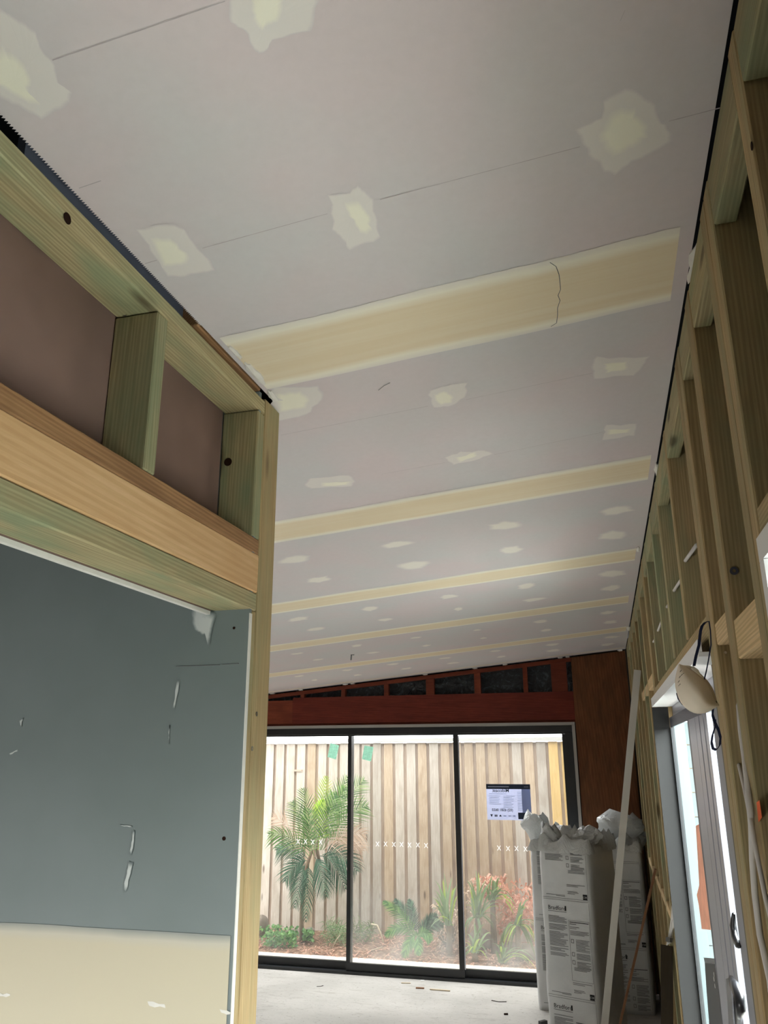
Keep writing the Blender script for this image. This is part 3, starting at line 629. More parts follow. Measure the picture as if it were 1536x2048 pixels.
# ------------------------------------------------------------------ end wall
we = struct(empty('wall_end')); tag(we, 'end wall of red stained ply and studs around the glass door')
Y0 = YE
prism('corner_ply_panel', [(-.262, 0), (.226, 0), (.226, zc(.226)-.012), (-.262, zc(-.262)-.012)], 1, Y0, Y0+.018, M_PLYB, we)
prism('ply_band', [(-3.015, 2.172), (-.264, 2.172), (-.264, 2.425), (-3.015, 2.425)], 1, Y0+.002, Y0+.018, M_PLYR, we)
prism('ply_band', [(-4.1, 2.172), (-3.018, 2.172), (-3.018, 2.40), (-4.1, 2.40)], 1, Y0+.006, Y0+.02, M_RED, we)
def tp(x): return zc(x)-.012
prism('raking_plate', [(-4.1, tp(-4.1)-.035), (-.264, tp(-.264)-.035), (-.264, tp(-.264)), (-4.1, tp(-4.1))], 1, Y0-.002, Y0+.05, M_RED, we)
for x0, x1 in ((-2.935, -2.895), (-2.505, -2.465), (-2.066, -2.02), (-1.645, -1.565), (-1.175, -1.115), (-.713, -.672), (-.452, -.31)):
    prism('cripple_stud', [(x0, 2.40 if x0 < -3.02 else 2.426), (x1, 2.426), (x1, tp(x1)-.036), (x0, tp(x0)-.036)], 1, Y0+.001, Y0+.05, M_RED, we)
MB().box((-4.1, Y0+.07, 2.38), (-.2, Y0+.08, 2.80)).build('insulation_wrap', M_FOIL, we)
MB().box((-4.1, Y0+.021, 2.153), (-.2, Y0+.06, 2.395)).build('lintel_beam', M_RED, we)
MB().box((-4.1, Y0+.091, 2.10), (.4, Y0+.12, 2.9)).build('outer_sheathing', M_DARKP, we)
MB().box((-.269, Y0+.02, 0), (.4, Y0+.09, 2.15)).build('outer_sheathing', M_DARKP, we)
# ------------------------------------------------------------------ sliding glass door (door_1) in the end wall
d1 = struct(empty('door_1')); tag(d1, 'wide black framed sliding glass door in the end wall')
MB().box((-4.1, Y0-.012, 2.125), (-.270, Y0+.06, 2.152)).build('white_reveal', M_REV, d1)
MB().box((-.296, Y0-.012, 0), (-.270, Y0+.06, 2.124)).build('white_reveal', M_REV, d1)
MB().box((-4.1, Y0-.008, 2.066), (-.298, Y0+.09, 2.124)).build('frame_head', M_BLACK, d1)
MB().box((-.362, Y0-.008, .0), (-.298, Y0+.09, 2.065)).build('frame_jamb', M_BLACK, d1)
MB().box((-4.1, Y0-.03, .0), (-.298, Y0+.1, .022)).build('track', M_BLACK, d1)
def panel(x0, x1, yy, ms, gm=None):
    p = empty('sliding_panel', (x0, yy, 0), d1)
    for nm, a_, b_, mt in (('bottom_rail', (x0, yy-.018, .024), (x1, yy+.018, .085), M_BLACK), ('top_rail', (x0, yy-.018, 2.05), (x1, yy+.018, 2.065), M_BLACK),
                       ('stile', (x0, yy-.018, .086), (x0+ms[0], yy+.018, 2.049), M_BLACK), ('stile', (x1-ms[1], yy-.018, .086), (x1, yy+.018, 2.049), M_BLACK),
                       ('glass_pane', (x0+ms[0], yy-.003, .086), (x1-ms[1], yy+.003, 2.049), gm or M_GLASS)):
        o = MB().box([a_[0]-x0, a_[1]-yy, a_[2]], [b_[0]-x0, b_[1]-yy, b_[2]]).build(nm, mt, p)
    return p
panel(-4.09, -2.392, Y0+.062, (.04, .034), M_GLASSC); panel(-2.43, -1.350, Y0+.02, (.036, .045)); panel(-1.398, -.363, Y0+.062, (.04, .03))
MB().box((-1.3485, Y0+.0, .09), (-1.340, Y0+.008, 2.04)).build('brush_seal', M_SILVER, d1)
# white crosses on the glass
for nm, yy, pts in (('left', Y0+.057, [(596, 1683), (611, 1683), (625.5, 1684), (641, 1684)]), ('mid', Y0+.0155, [(755, 1688), (771, 1688), (787.6, 1689), (803, 1689), (819, 1690), (835.6, 1690), (852, 1691)]), ('right', Y0+.057, [(998, 1696), (1016, 1697), (1033, 1697), (1051, 1698)])):
    m = MB()
    for u, v in pts:
        c = atY(u, v, yy)
        for s_ in (1, -1):
            a_ = Vector((.015*s_, 0, .020)); n_ = Vector((.0021, 0, -.0016*s_)); m.quad(c-a_-n_, c-a_+n_, c+a_+n_, c+a_-n_)
    m.build('safety_crosses', M_CROSS, d1)['kind'] = 'stuff'
# poster stuck outside on the pane: seen from the back, so the words read mirrored
PY = Y0+.055
pa = atY(972, 1568, PY); pb_ = atY(1064, 1641, PY); PW = pb_.x-pa.x; PH = pa.z-pb_.z
po = empty('glazing_poster', (pa.x, PY, pb_.z)); tag(po, 'pale blue glazier poster with mirrored words on the right glass panel', 'poster')
def pq(name, u0, u1, v0, v1, mat, off):
    m = MB(); m.box((u0*PW, -off, (1-v1)*PH), (u1*PW, -off+.0004, (1-v0)*PH)); return m.build(name, mat, po)
pq('sheet', 0, 1, 0, 1, M_PAPER, .0)
pq('header_strip', 0, 1, 0, .14, M_NAVYI, .0008)
pq('grey_column', .80, 1, .14, 1, M_SLATE, .0006)
pq('footer_box', .70, 1, .79, .97, M_NAVYI, .0008)
m = MB(); rnd = random.Random(3)
for (u0, u1, v0, v1, st_) in ((.06, .33, .33, .56, .045), (.38, .64, .33, .68, .045), (.70, .95, .22, .74, .045), (.06, .6, .27, .29, .03)):
    v = v0
    while v < v1:
        a1 = u1-rnd.uniform(0, .3)*(u1-u0); m.box((u0*PW, -.0016, (1-v-.012)*PH), (a1*PW, -.0012, (1-v)*PH)); v += st_
m.build('printed_lines', M_SLATE, po)['kind'] = 'stuff'
def mtext(s, u, v, size, mat, nm='printed_words'):
    cu = bpy.data.curves.new(nm, 'FONT'); cu.body = s; cu.size = size; cu.align_x = 'CENTER'; cu.materials.append(mat); cu.offset = .0006
    o = bpy.data.objects.new(nm, cu); link(o, po); o.matrix_local = Matrix.Translation((u*PW, -.0022, (1-v)*PH)) @ Matrix(((-1, 0, 0, 0), (0, 0, -1, 0), (0, 1, 0, 0), (0, 0, 0, 1)))
mtext('Midcoast', .33, .225, .042, M_NAVYI); mtext('(02) 6581 0633', .35, .755, .031, M_NAVYI)
m = MB(); m.box((.04*PW, -.0018, .915*PH), (.52*PW, -.0014, .935*PH)); m.box((.86*PW, -.0018, .92*PH), (.96*PW, -.0014, .93*PH)); m.build('header_line', M_PAPER, po)['kind'] = 'stuff'
for k in range(6):
    u = (.10, .20, .30, .40, .51, .61)[k]; c = Vector((u*PW, -.0016, .115*PH)); r = .012; m = MB()
    if k == 0: i = len(m.v); m.v += [c+Vector((-r, 0, r)), c+Vector((r, 0, r)), c+Vector((0, 0, -r))]; m.f.append((0, 2, 1)); m.mi.append(0)
    elif k == 2: m.v += [c+Vector((-r, 0, -r*.5)), c+Vector((r, 0, -r*.5)), c+Vector((0, 0, r))]; m.f.append((0, 1, 2)); m.mi.append(0)
    elif k == 1: m.box((c.x-r, -.0018, c.z-r*.7), (c.x-r*.1, -.0014, c.z+r*.8)); m.box((c.x+r*.2, -.0018, c.z-r*.7), (c.x+r, -.0014, c.z+r*.8))
    else: m.box((c.x-r, -.0018, c.z-r*.35), (c.x+r, -.0014, c.z+r*.3))
    m.build('printed_emblem', M_NAVYI if k < 3 else M_SLATE, po)
# two green tags
for k, pts in enumerate((((661, 1486), (678, 1491), (672, 1519), (655, 1514)), ((729, 1491), (747, 1494), (742, 1523), (724, 1518)))):
    P = [atY(u, v, Y0+(.054, .013)[k]) for u, v in pts]; V = P+[p+Vector((0, -.0006, 0)) for p in P]
    o = mesh('green_tag', V, [(0, 1, 2, 3), (7, 6, 5, 4), (0, 4, 5, 1), (1, 5, 6, 2), (2, 6, 7, 3), (3, 7, 4, 0)], M_GREENT); place(o, P[3])
    tag(o, ('small tilted green tag on the left glass panel', 'small tilted green tag on the middle glass panel')[k], 'tag')

# ------------------------------------------------------------------ outside: garden bed, fence
FY = 9.0
V = []; nx, ny = 60, 14
for j in range(ny+1):
    for i_ in range(nx+1):
        x = -7+13*i_/nx; yf = j/ny; y = 8.26+(FY+.15-8.26)*yf
        V.append((x, y, -.03+.09*yf**.7+noise.noise(Vector((x*3, y*3, 1)))*.02*(1 if j else 0)))
struct(mesh('ground_bed', V, [(j*(nx+1)+i_, j*(nx+1)+i_+1, (j+1)*(nx+1)+i_+1, (j+1)*(nx+1)+i_) for j in range(ny) for i_ in range(nx)], M_MULCH, None, True), 'brown mulch garden bed along the fence')
def bedz(x, y): yf = min(max((y-8.26)/(FY+.15-8.26), 0), 1); return -.03+.09*yf**.7
fe = struct(empty('fence', (0, FY, 0))); tag(fe, 'timber paling fence beyond the glass door')
fe['kind'] = 'thing'; tag(fe, 'weathered lapped timber paling fence beyond the sliding glass door', 'fence')
def fpart(name, a_, b_, mat): o = lumber(name, a_, b_, mat, None, .003); o.location = o.location-fe.location; o.parent = fe; return o
x = -5.2; rnd = random.Random(11); k = 0
while x < 1.6:
    w_ = .098+rnd.uniform(-.004, .004)
    if x < -2.1: mt = M_PALG
    elif x < -.86: mt = M_PALT
    elif x < -.63: mt = M_PALG
    else: mt = M_PALY
    if -2.1 < x < -.9 and rnd.random() < .22: mt = M_PALG
    if x < -2.4 and rnd.random() < .15: mt = M_PALT
    fpart('paling', (x, FY, .02), (x+w_, FY+.016, 2.005+rnd.uniform(-.004, .0)), mt)
    fpart('rear_paling', (x+w_-.02, FY+.018, .02), (x+w_+.055, FY+.034, 2.0), M_PALB if mt is not M_PALY else M_PALT)
    x += .131; k += 1
fpart('capping_board', (-5.2, FY-.03, 2.012), (1.7, FY+.07, 2.05), M_CAP)
fpart('top_rail', (-5.2, FY+.036, 1.7), (1.7, FY+.08, 1.78), M_PALB); fpart('bottom_rail', (-5.2, FY+.036, .3), (1.7, FY+.08, .38), M_PALB)
fpart('plinth_board', (-5.2, FY-.004, -.02), (1.7, FY+.03, .018), M_PALB)
pz = atY(596, 1541, FY)
m = MB().box((-.05, -.012, -.01), (.05, 0, .01)); o = m.build('repair_batten', M_PALB, fe); o.location = (pz.x, 0, pz.z)

# ------------------------------------------------------------------ plants
def blade_pts(b, tip, droop, n=8, upk=.5):
    b = Vector(b); tip = Vector(tip); L = (tip-b).length; mid = (b+tip)/2 + Vector((0, 0, L*upk*.5)); out = []
    for k in range(n+1):
        t_ = k/n; out.append(b*(1-t_)**2 + mid*2*t_*(1-t_) + tip*t_*t_ - Vector((0, 0, droop*t_**3)))
    return out
def frond(parent, base, tip, mat, upk=.35, droop=0, ll=.22, n=20, name='frond', spread=.9, wl__=.0045, ldroop=.25, seed=0, rach=.004):
    rnd = random.Random(seed); P = blade_pts(base, tip, droop, 12, upk); m = MB(); m.tube(P, [rach*(1-.75*k/12) for k in range(13)], 4)
    view = Vector((0, -1, .15)).normalized()
    for k in range(n):
        t_ = .14+.86*k/(n-1); q = t_*12; i_ = min(int(q), 11); p = P[i_].lerp(P[i_+1], q-i_); d = (P[i_+1]-P[i_]).normalized()
        s_ = d.cross(view)
        if s_.length < .2: s_ = Vector((1, 0, 0))
        s_.normalize(); L = ll*(math.sin(math.pi*min(t_*.88+.1, 1))**.6)*rnd.uniform(.85, 1.1)
        for sg in (-1, 1):
            dr = (s_*sg*spread + d*(.55+.9*t_) + view*rnd.uniform(-.1, .25)).normalized(); pts = []; wd = []; sdv = []
            for j in range(5):
                u_ = j/4; pts.append(p+dr*L*u_-Vector((0, 0, ldroop*L*u_*u_))); wd.append(wl__*(1.0, 1.3, 1.15, .7, .08)[j]); sdv.append(dr.cross(view).normalized())
            m.ribbon(pts, wd, sdv, 0, .35)
    o = m.build(name, mat); o.data.transform(Matrix.Translation(-parent.location)); o.parent = parent; return o
GY = 8.62
pb0 = atY(605, 1884, GY); palm = empty('garden_palm', pb0); tag(palm, 'feathery green palm in front of the fence behind the left glass', 'palm')
def rel(o, par): o.data.transform(Matrix.Translation(-par.location)); o.parent = par; return o
tr = [atY(u, v, GY) for u, v in ((605, 1886), (603, 1850), (604, 1810), (608, 1770), (614, 1730), (625, 1700))]
rel(MB().tube(tr, [.03, .026, .022, .02, .02, .012], 8).build('trunk', M_TRUNK, None, True), palm)
rel(MB().tube([atY(u, v, GY+.03) for u, v in ((640, 1730), (634, 1700), (640, 1660))], [.02, .018, .012], 8).build('trunk', M_TRUNK, None, True), palm)
FR = [((636, 1700), (652, 1556), M_LEAFY, .05, .19, -.05), ((632, 1705), (606, 1580), M_LEAF, .1, .2, -.15), ((640, 1700), (694, 1556), M_LEAF, .15, .22, .1), ((628, 1712), (586, 1606), M_LEAF, .2, .2, -.1),
      ((642, 1700), (726, 1562), M_LEAF, .45, .24, .1), ((646, 1700), (732, 1612), M_LEAF, .55, .24, .05), ((620, 1715), (618, 1620), M_LEAF, .0, .22, -.25), ((640, 1690), (668, 1590), M_LEAF, .1, .26, -.25),
      ((622, 1712), (548, 1634), M_LEAFP, .4, .2, .0), ((620, 1715), (540, 1668), M_LEAF, .6, .2, -.1), ((618, 1720), (555, 1700), M_LEAFD, .6, .18, .05), ((648, 1700), (728, 1668), M_LEAFP, .5, .24, -.05), ((650, 1705), (722, 1700), M_LEAFP, .6, .24, 0),
      ((645, 1710), (712, 1740), M_LEAFD, .7, .24, -.1), ((640, 1712), (690, 1775), M_LEAFD, .8, .2, 0), ((616, 1722), (572, 1760), M_LEAFD, .8, .2, 0), ((612, 1726), (590, 1812), M_LEAFD, .6, .16, -.05), ((618, 1726), (612, 1840), M_LEAFD, .4, .13, -.08), ((630, 1715), (652, 1790), M_LEAFD, .6, .18, -.1), ((625, 1640), (648, 1600), M_LEAFY, .2, .12, -.2), ((655, 1645), (690, 1575), M_LEAF, .1, .2, -.2)]
for k, (b_, t_, mt, up_, ll, dy) in enumerate(FR):
    frond(palm, atY(*b_, GY), atY(*t_, GY+dy), mt, up_, 0, ll*1.1, 19, seed=k, ldroop=.35 if k > 8 else .15, wl__=.0042)
# fern
fb = atY(835, 1872, 8.5); fern = empty('fern', fb); tag(fern, 'bright green fern behind the middle glass panel', 'fern')
for k, (t_, mt, up_, dy) in enumerate((((768, 1804), M_FERN, .35, -.1), ((790, 1800), M_LEAFD, .3, .1), ((772, 1870), M_FERN, .9, -.1), ((808, 1912), M_FERN, .9, -.2), ((838, 1908), M_FERN, .8, -.25), ((872, 1832), M_LEAFD, .5, .05), ((885, 1850), M_LEAFD, .6, 0), ((818, 1800), M_LEAFD, .2, .15), ((862, 1880), M_FERN, .8, -.15))):
    frond(fern, fb, atY(*t_, 8.5+dy), mt, up_, 0, .105, 20, seed=k+40, wl__=.0042, ldroop=.2, rach=.003)
# strap-leaved clumps: every leaf is a part
def strap(parent, b, tip, mat, w_=.014, upk=.8, seed=0, droop=.05):
    rnd = random.Random(seed); P = blade_pts(b, tip, droop, 9, upk); m = MB(); d0 = (Vector(tip)-Vector(b)); s_ = Vector((-d0.y, d0.x, 0))+Vector((0, -1, 0))*.2
    sd = Vector((1, 0, 0)).lerp(s_.normalized() if s_.length > .01 else Vector((1, 0, 0)), .4).normalized()
    W = [w_*x_ for x_ in (.8, 1, 1.1, 1.15, 1.1, 1, .85, .6, .35, .05)]
    m.ribbon(P, W, [sd]*10, 0, .4); return rel(m.build('leaf', mat), parent)
CL = [('strap_leaf_plant', (898, 1850), 8.5, [(872, 1750), (885, 1738), (905, 1745), (868, 1790), (866, 1780), (912, 1760), (890, 1775), (880, 1810), (862, 1830)], M_STRAP, 'green strap leaf plant just left of the second door stile'),
      ('strap_leaf_plant', (955, 1835), 8.55, [(935, 1748), (955, 1730), (980, 1755), (928, 1790), (1000, 1790), (925, 1850), (970, 1745), (945, 1765), (990, 1830), (965, 1860)], M_STRAP, 'pale strap leaf plant right of the second door stile'),
      ('strap_leaf_plant', (985, 1800), 8.6, [(990, 1738), (1012, 1770), (975, 1760), (1020, 1785), (1002, 1745), (1030, 1800)], M_STRAPD, 'dark arching strap leaf plant under the poster'),
      ('strap_leaf_plant', (1035, 1850), 8.45, [(1058, 1785), (1050, 1800), (1010, 1850), (1008, 1870), (1068, 1860), (1070, 1900), (1020, 1880), (1045, 1790), (1075, 1840), (1000, 1890)], M_STRAPD, 'broad green strap leaf plant beside the insulation packs'),
      ('strap_leaf_plant', (950, 1905), 8.36, [(932, 1860), (945, 1830), (958, 1850), (925, 1900), (970, 1890), (940, 1880), (985, 1850), (966, 1832)], M_STRAP, 'pale bluish strap leaf plant low behind the right glass'),
      ('strap_leaf_plant', (1005, 1925), 8.36, [(1040, 1885), (1068, 1915), (1000, 1870), (985, 1880), (1020, 1890), (1055, 1893)], M_STRAP, 'low arching strap leaf plant at the edge of the bed')]
for c_, (nm, b_, yy, tips, mt, lab) in enumerate(CL):
    base = atY(*b_, yy); e = empty(nm, base); tag(e, lab, 'plant')
    for j, t_ in enumerate(tips):
        for q in range(3):
            strap(e, base+Vector((random.uniform(-.04, .04), random.uniform(-.04, .04), 0)), atY(t_[0]+random.uniform(-5, 5), t_[1]+q*8+random.uniform(-5, 5), yy-.1+.2*random.random()), mt if q == 0 else random.choice([M_STRAP, M_STRAPD, M_LEAFY]), random.uniform(.008, .014), .9 if t_[1] > b_[1]-30 else .5, j)
    base_t = MB().tube([base-Vector((0, 0, base.z-bedz(base.x, yy))), base], [.035, .025], 7).build('stem_base', M_TRUNK, None, True); rel(base_t, e)
# dry pinkish litter heaps
def scatter_leaves(name, boxes, n, mat, L, W_, seed, label, cat, curl=.4):
    rnd = random.Random(seed); m = MB()
    for _ in range(n):
        u, v, yy = rnd.choice(boxes); c = atY(u[0]+(u[1]-u[0])*rnd.random(), v[0]+(v[1]-v[0])*rnd.random(), yy[0]+(yy[1]-yy[0])*rnd.random())
        th = rnd.uniform(0, 6.3); ph = rnd.uniform(-.7, 1.1); d = Vector((math.cos(th)*math.cos(ph), math.sin(th)*math.cos(ph), math.sin(ph))); s_ = d.cross(Vector((rnd.uniform(-1, 1), -1, rnd.uniform(-1, 1)))).normalized()
        l = L*rnd.uniform(.5, 1.3); m.ribbon([c, c+d*l*.5+Vector((0, 0, l*.12)), c+d*l-Vector((0, 0, l*curl))], [W_*.5, W_, W_*.15], [s_]*3, 0, .3)
    o = m.build(name, mat); place(o, m.v[0]); tag(o, label, cat, kind='stuff'); return o
scatter_leaves('dry_leaves', [((985, 1070), (1765, 1870), (8.6, 8.9)), ((1005, 1072), (1795, 1850), (8.55, 8.8)), ((945, 1010), (1755, 1800), (8.7, 8.9))], 700, M_PINK, .07, .011, 5, 'tangle of pinkish dry leaves behind the strap leaf plants', 'dry leaves')
scatter_leaves('dry_leaves', [((870, 925), (1810, 1900), (8.55, 8.8)), ((935, 1000), (1760, 1850), (8.6, 8.85))], 420, M_LEAFP, .06, .009, 6, 'pale dry leaves heaped beside the fern', 'dry leaves')
scatter_leaves('ground_cover', [((518, 596), (1852, 1888), (8.4, 8.8)), ((530, 590), (1865, 1895), (8.35, 8.5)), ((606, 625), (1862, 1880), (8.5, 8.7))], 800, M_COVER, .035, .012, 7, 'low green ground cover at the foot of the palm', 'ground cover', .1)
scatter_leaves('grass', [((650, 692), (1850, 1890), (8.5, 8.8))], 300, M_STRAP, .13, .003, 8, 'wispy grass tuft left of the first door stile', 'grass', .2)
scatter_leaves('grass', [((705, 745), (1850, 1885), (8.6, 8.85))], 220, M_STRAPD, .11, .003, 9, 'dull wispy grass right of the first door stile', 'grass', .2)
rnd = random.Random(21); m = MB()
for _ in range(1500):
    x = rnd.uniform(-4.2, .1); y = 8.24+rnd.random()**1.3*.7; z = bedz(x, y)+.012; th = rnd.uniform(0, 3.14); d = Vector((math.cos(th), math.sin(th), rnd.uniform(-.1, .3))); l = rnd.uniform(.01, .035)
    c = Vector((x, y, z)); m.ribbon([c-d*l, c+Vector((0, 0, .004)), c+d*l], [.002, rnd.uniform(.003, .007), .001], [d.cross(Vector((0, 0, 1))).normalized()]*3)
o = m.build('leaf_litter', M_PINK); place(o, m.v[0]); tag(o, 'scattered brown leaf litter along the garden bed', 'leaf litter', kind='stuff')
def rock(u, v, yy, r, lab, sq=(1, .8, .6)):
    bm = bmesh.new(); bmesh.ops.create_icosphere(bm, subdivisions=3, radius=r)
    for q in bm.verts: q.co = Vector((q.co.x*sq[0], q.co.y*sq[1], q.co.z*sq[2]))*(1+.28*noise.noise(q.co*6/r*.12+Vector((u, v, 0))))
    me = bpy.data.meshes.new('garden_rock'); bm.to_mesh(me); bm.free(); me.materials.append(M_ROCK)
    o = bpy.data.objects.new('garden_rock', me); link(o); p = atY(u, v, yy); o.location = p; tag(o, lab, 'rock'); return o
rock(590, 1868, 8.85, .09, 'long pale rock behind the palm trunk', (1.6, .8, .6)); rock(524, 1850, 8.7, .10, 'grey rock at the left edge of the glass beside the timber post', (.6, .8, 1.1)); rock(619, 1862, 8.85, .06, 'small pale rock right of the palm trunk')
rock(893, 1868, 8.74, .10, 'large dark rock under the strap leaf plant left of the second stile', (.9, .7, 1)); rock(1015, 1905, 8.66, .11, 'big grey rock low behind the right glass panel', (1.4, .7, .8)); rock(1050, 1905, 8.5, .12, 'grey rock beside the insulation packs outside the glass'); rock(960, 1880, 8.75, .11, 'dark rock behind the bluish strap leaves', (1, .7, 1))
for k, (pts, r, lab) in enumerate((([(742, 1848), (754, 1850), (762, 1868), (767, 1886)], .007, 'bent pale bare twig standing behind the middle glass'), ([(740, 1902), (752, 1898), (765, 1894)], .006, 'short pale stick lying on the mulch behind the middle glass'), ([(665, 1896), (672, 1880), (680, 1870)], .004, 'thin pale twig leaning left of the first stile'), ([(930, 1885), (928, 1905), (934, 1918)], .006, 'thin stick right of the second door stile'))):
    P = [atY(u, v, 8.45) for u, v in pts]; o = MB().tube(P, r, 6).build('dry_twig', M_TWIG, None, True); place(o, P[-1]); tag(o, lab, 'twig')

# ------------------------------------------------------------------ insulation packs
def pack(loc, rz, W_, D, Hh, label, group, top_seed, tall=.2, tiles=True, topmat=M_CLEAR, tails=()):
    p = empty('insulation_pack', loc); p.rotation_euler.z = rz; tag(p, label, 'insulation pack', group)
    # rounded, slightly bulged body
    nx, nz, r = 36, 22, .05; V = []; ring = []
    for k in range(nx):   # perimeter of rounded rectangle
        a = 2*math.pi*k/nx; cx_, sx__ = math.cos(a), math.sin(a); e = .18
        ring.append((math.copysign(abs(cx_)**e, cx_)*W_/2, math.copysign(abs(sx__)**e, sx__)*D/2+D/2))
    for j in range(nz+1):
        t_ = j/nz; z = Hh*t_; k_ = 1-.05*max(0, (t_-.93)/.07)**2-.03*max(0, (.05-t_)/.05)
        for q, (x_, y_) in enumerate(ring):
            b = noise.noise(Vector((x_*5+top_seed, y_*5, z*4)))*.008
            yy = (y_-D/2)*k_; onfront = y_ < .012
            V.append((x_*k_+(0 if onfront else b), yy+D/2+(0 if onfront else b), z))
    Fs = [(j*nx+k, j*nx+(k+1) % nx, (j+1)*nx+(k+1) % nx, (j+1)*nx+k) for j in range(nz) for k in range(nx)]
    Fs += [tuple(range(nx))[::-1], tuple(nz*nx+k for k in range(nx))]
    mesh('pack_body', V, Fs, M_PLASTIC, p, True)
    # crumpled film on top: broad folds with sharp ridges
    rnd = random.Random(top_seed); n = 22; V = []
    def rg(q): return 1-abs(noise.noise(q))*2.2
    for j in range(n+1):
        for i_ in range(n+1):
            a = (i_/n-.5)*2; b = (j/n-.5)*2; rim = max(abs(a), abs(b)); x_ = a*W_*.515; y_ = D/2+b*D*.515
            q = Vector((a*1.1+top_seed, b*1.1, 0)); q2 = Vector((a*2.6, b*2.6, top_seed))
            z = Hh-.012+tall*max(0, .55*rg(q)+.3*rg(q2))*(1-rim**5)**.6
            if rim > .96: z = Hh-.03-.02*rnd.random()
            V.append((x_+noise.noise(q2*1.2)*.022, y_+noise.noise(q2*1.2+Vector((9, 9, 9)))*.022-(.004 if rim > .96 and b < 0 else 0), z))
    Fs = [(j*(n+1)+i_, j*(n+1)+i_+1, (j+1)*(n+1)+i_+1, (j+1)*(n+1)+i_) for j in range(n) for i_ in range(n)]
    mesh('crumpled_top', V, Fs, topmat, p, True)
    # gathered tails of film
    for q, (tx, ty, th_, tw, lean) in enumerate(tails):
        nn = 16; mm = 9; V = []
        for j in range(mm+1):
            t_ = j/mm; rad = tw*(.55+.9*t_**.8*(1-t_)**.35+.12*t_); c = Vector((tx+lean*t_, ty, Hh-.01+th_*t_))
            for k in range(nn):
                an = 2*math.pi*k/nn; e = Vector((math.cos(an)*1.2, math.sin(an)*1.2, t_*1.3+q*3+top_seed)); rr = rad*(1+.5*(rg(e*1.1)-.5)+.2*noise.noise(e*3))
                V.append(c+Vector((math.cos(an)*rr, math.sin(an)*rr*.6, .05*noise.noise(e*1.5+Vector((4, 0, 0)))+(.02*math.sin(3*an+q) if j == mm else 0))))
        Fs = [(j*nn+k, j*nn+(k+1) % nn, (j+1)*nn+(k+1) % nn, (j+1)*nn+k) for j in range(mm) for k in range(nn)]
        Fs.append(tuple(mm*nn+k for k in range(nn)))
        mesh('film_tail', V, Fs, topmat, p, q % 2 == 0)
    # printed label panels on the front face (local -Y side), period .61
    ink = MB(); blk = MB(); off = -.0025; TW = W_-.05; x0 = -TW/2; rnd = random.Random(4)
    def ln(b_, u0, u1, z, th): b_.box((x0+u0*TW, off, z-th), (x0+u1*TW, off+.0005, z))
    def fr(b_, u0, u1, z1, z0, th=.0016): ln(b_, u0, u1, z1, th); ln(b_, u0, u1, z0, th); b_.box((x0+u0*TW, off, z0), (x0+u0*TW+th, off+.0005, z1)); b_.box((x0+u1*TW-th, off, z0), (x0+u1*TW, off+.0005, z1))
    for z0 in tiles:
        T = .61
        def Z(v): return z0-v*T
        ok = lambda z: .03 < z < Hh-.04
        ink.box((x0+1.0*TW, off, max(.04, Z(.97))), (x0+1.005*TW, off+.0005, min(Hh-.05, Z(.03)))) if Z(.03) > .1 else None
        if ok(Z(0)): ln(ink, 0, 1, Z(0), .002); ln(ink, 0, 1, Z(.02), .002)
        if ok(Z(.13)):
            text('brand_word', 'Bradford', .037, M_INKB, (x0+.10*TW, off, Z(.128)), (1, 0, 0), (0, 0, 1), None).parent = p; p_last = bpy.data.objects[-1] if False else None
            blk.box((x0+.475*TW, off, Z(.13)), (x0+.505*TW, off+.0006, Z(.08)))
            ln(ink, .10, .505, Z(.142), .003)
        v = .19
        while v < .60:
            if ok(Z(v)): ln(ink, .10, .10+.4*rnd.choice((.6, .8, .9, 1, 1, 1)), Z(v), .0032)
            v += .0125 if rnd.random() < .85 else .025
        zt, zb = Z(.22), Z(.82)
        if ok(zt) and ok(zb): fr(ink, .54, .985, zt, zb)
        for v, u0, u1, th, b_ in ((.235, .56, .97, .004, blk), (.255, .56, .70, .003, blk), (.285, .56, .76, .003, ink), (.30, .56, .70, .003, ink)):
            if ok(Z(v)): ln(b_, u0, u1, Z(v), th)
        for va, vb, ua in ((.325, .37, .56), (.41, .53, .67), (.55, .60, .67), (.63, .68, .67), (.69, .72, .6)):
            v = va
            while v < vb:
                if ok(Z(v)): ln(ink, ua, .96*rnd.choice((1, 1, .97, .9)), Z(v), .003)
                v += .0125
        for v in (.41, .54, .62):
            if ok(Z(v)) and ok(Z(v+.04)): fr(ink, .57, .63, Z(v), Z(v+.035), .003)
        for v, u0, u1 in ((.84, .55, .95), (.855, .55, .8), (.91, .56, .78), (.922, .57, .80), (.934, .56, .72), (.955, .08, .5), (.965, .3, .5)):
            if ok(Z(v)): ln(ink, u0, u1, Z(v), .003)
        if ok(Z(.94)) and ok(Z(.99)):
            blk.box((x0+.89*TW, off, Z(.985)), (x0+.985*TW, off+.0006, Z(.93)))
            text('brand_word', 'CSR', .017, M_PAPERW, (x0+.937*TW, off-.0006, Z(.968)), (1, 0, 0), (0, 0, 1), None, 'CENTER').parent = p
    v = 0
    ink.build('printed_text', M_INK, p)['kind'] = 'stuff'; blk.build('printed_blocks', M_INKB, p)['kind'] = 'stuff'
    return p
M_PAPERW = flat('white_ink', lin((200, 200, 200)), .6, .2)
G = 'plastic wrapped insulation packs in the corner'
pf = pack((0, 0, 0), 0, .385, .50, 1.25, 'front printed insulation pack nearest the camera in the corner', G, 3, .17, (1.52, .918, .315), tails=((-.10, .12, .13, .07, -.06), (.06, .2, .08, .10, .05)))
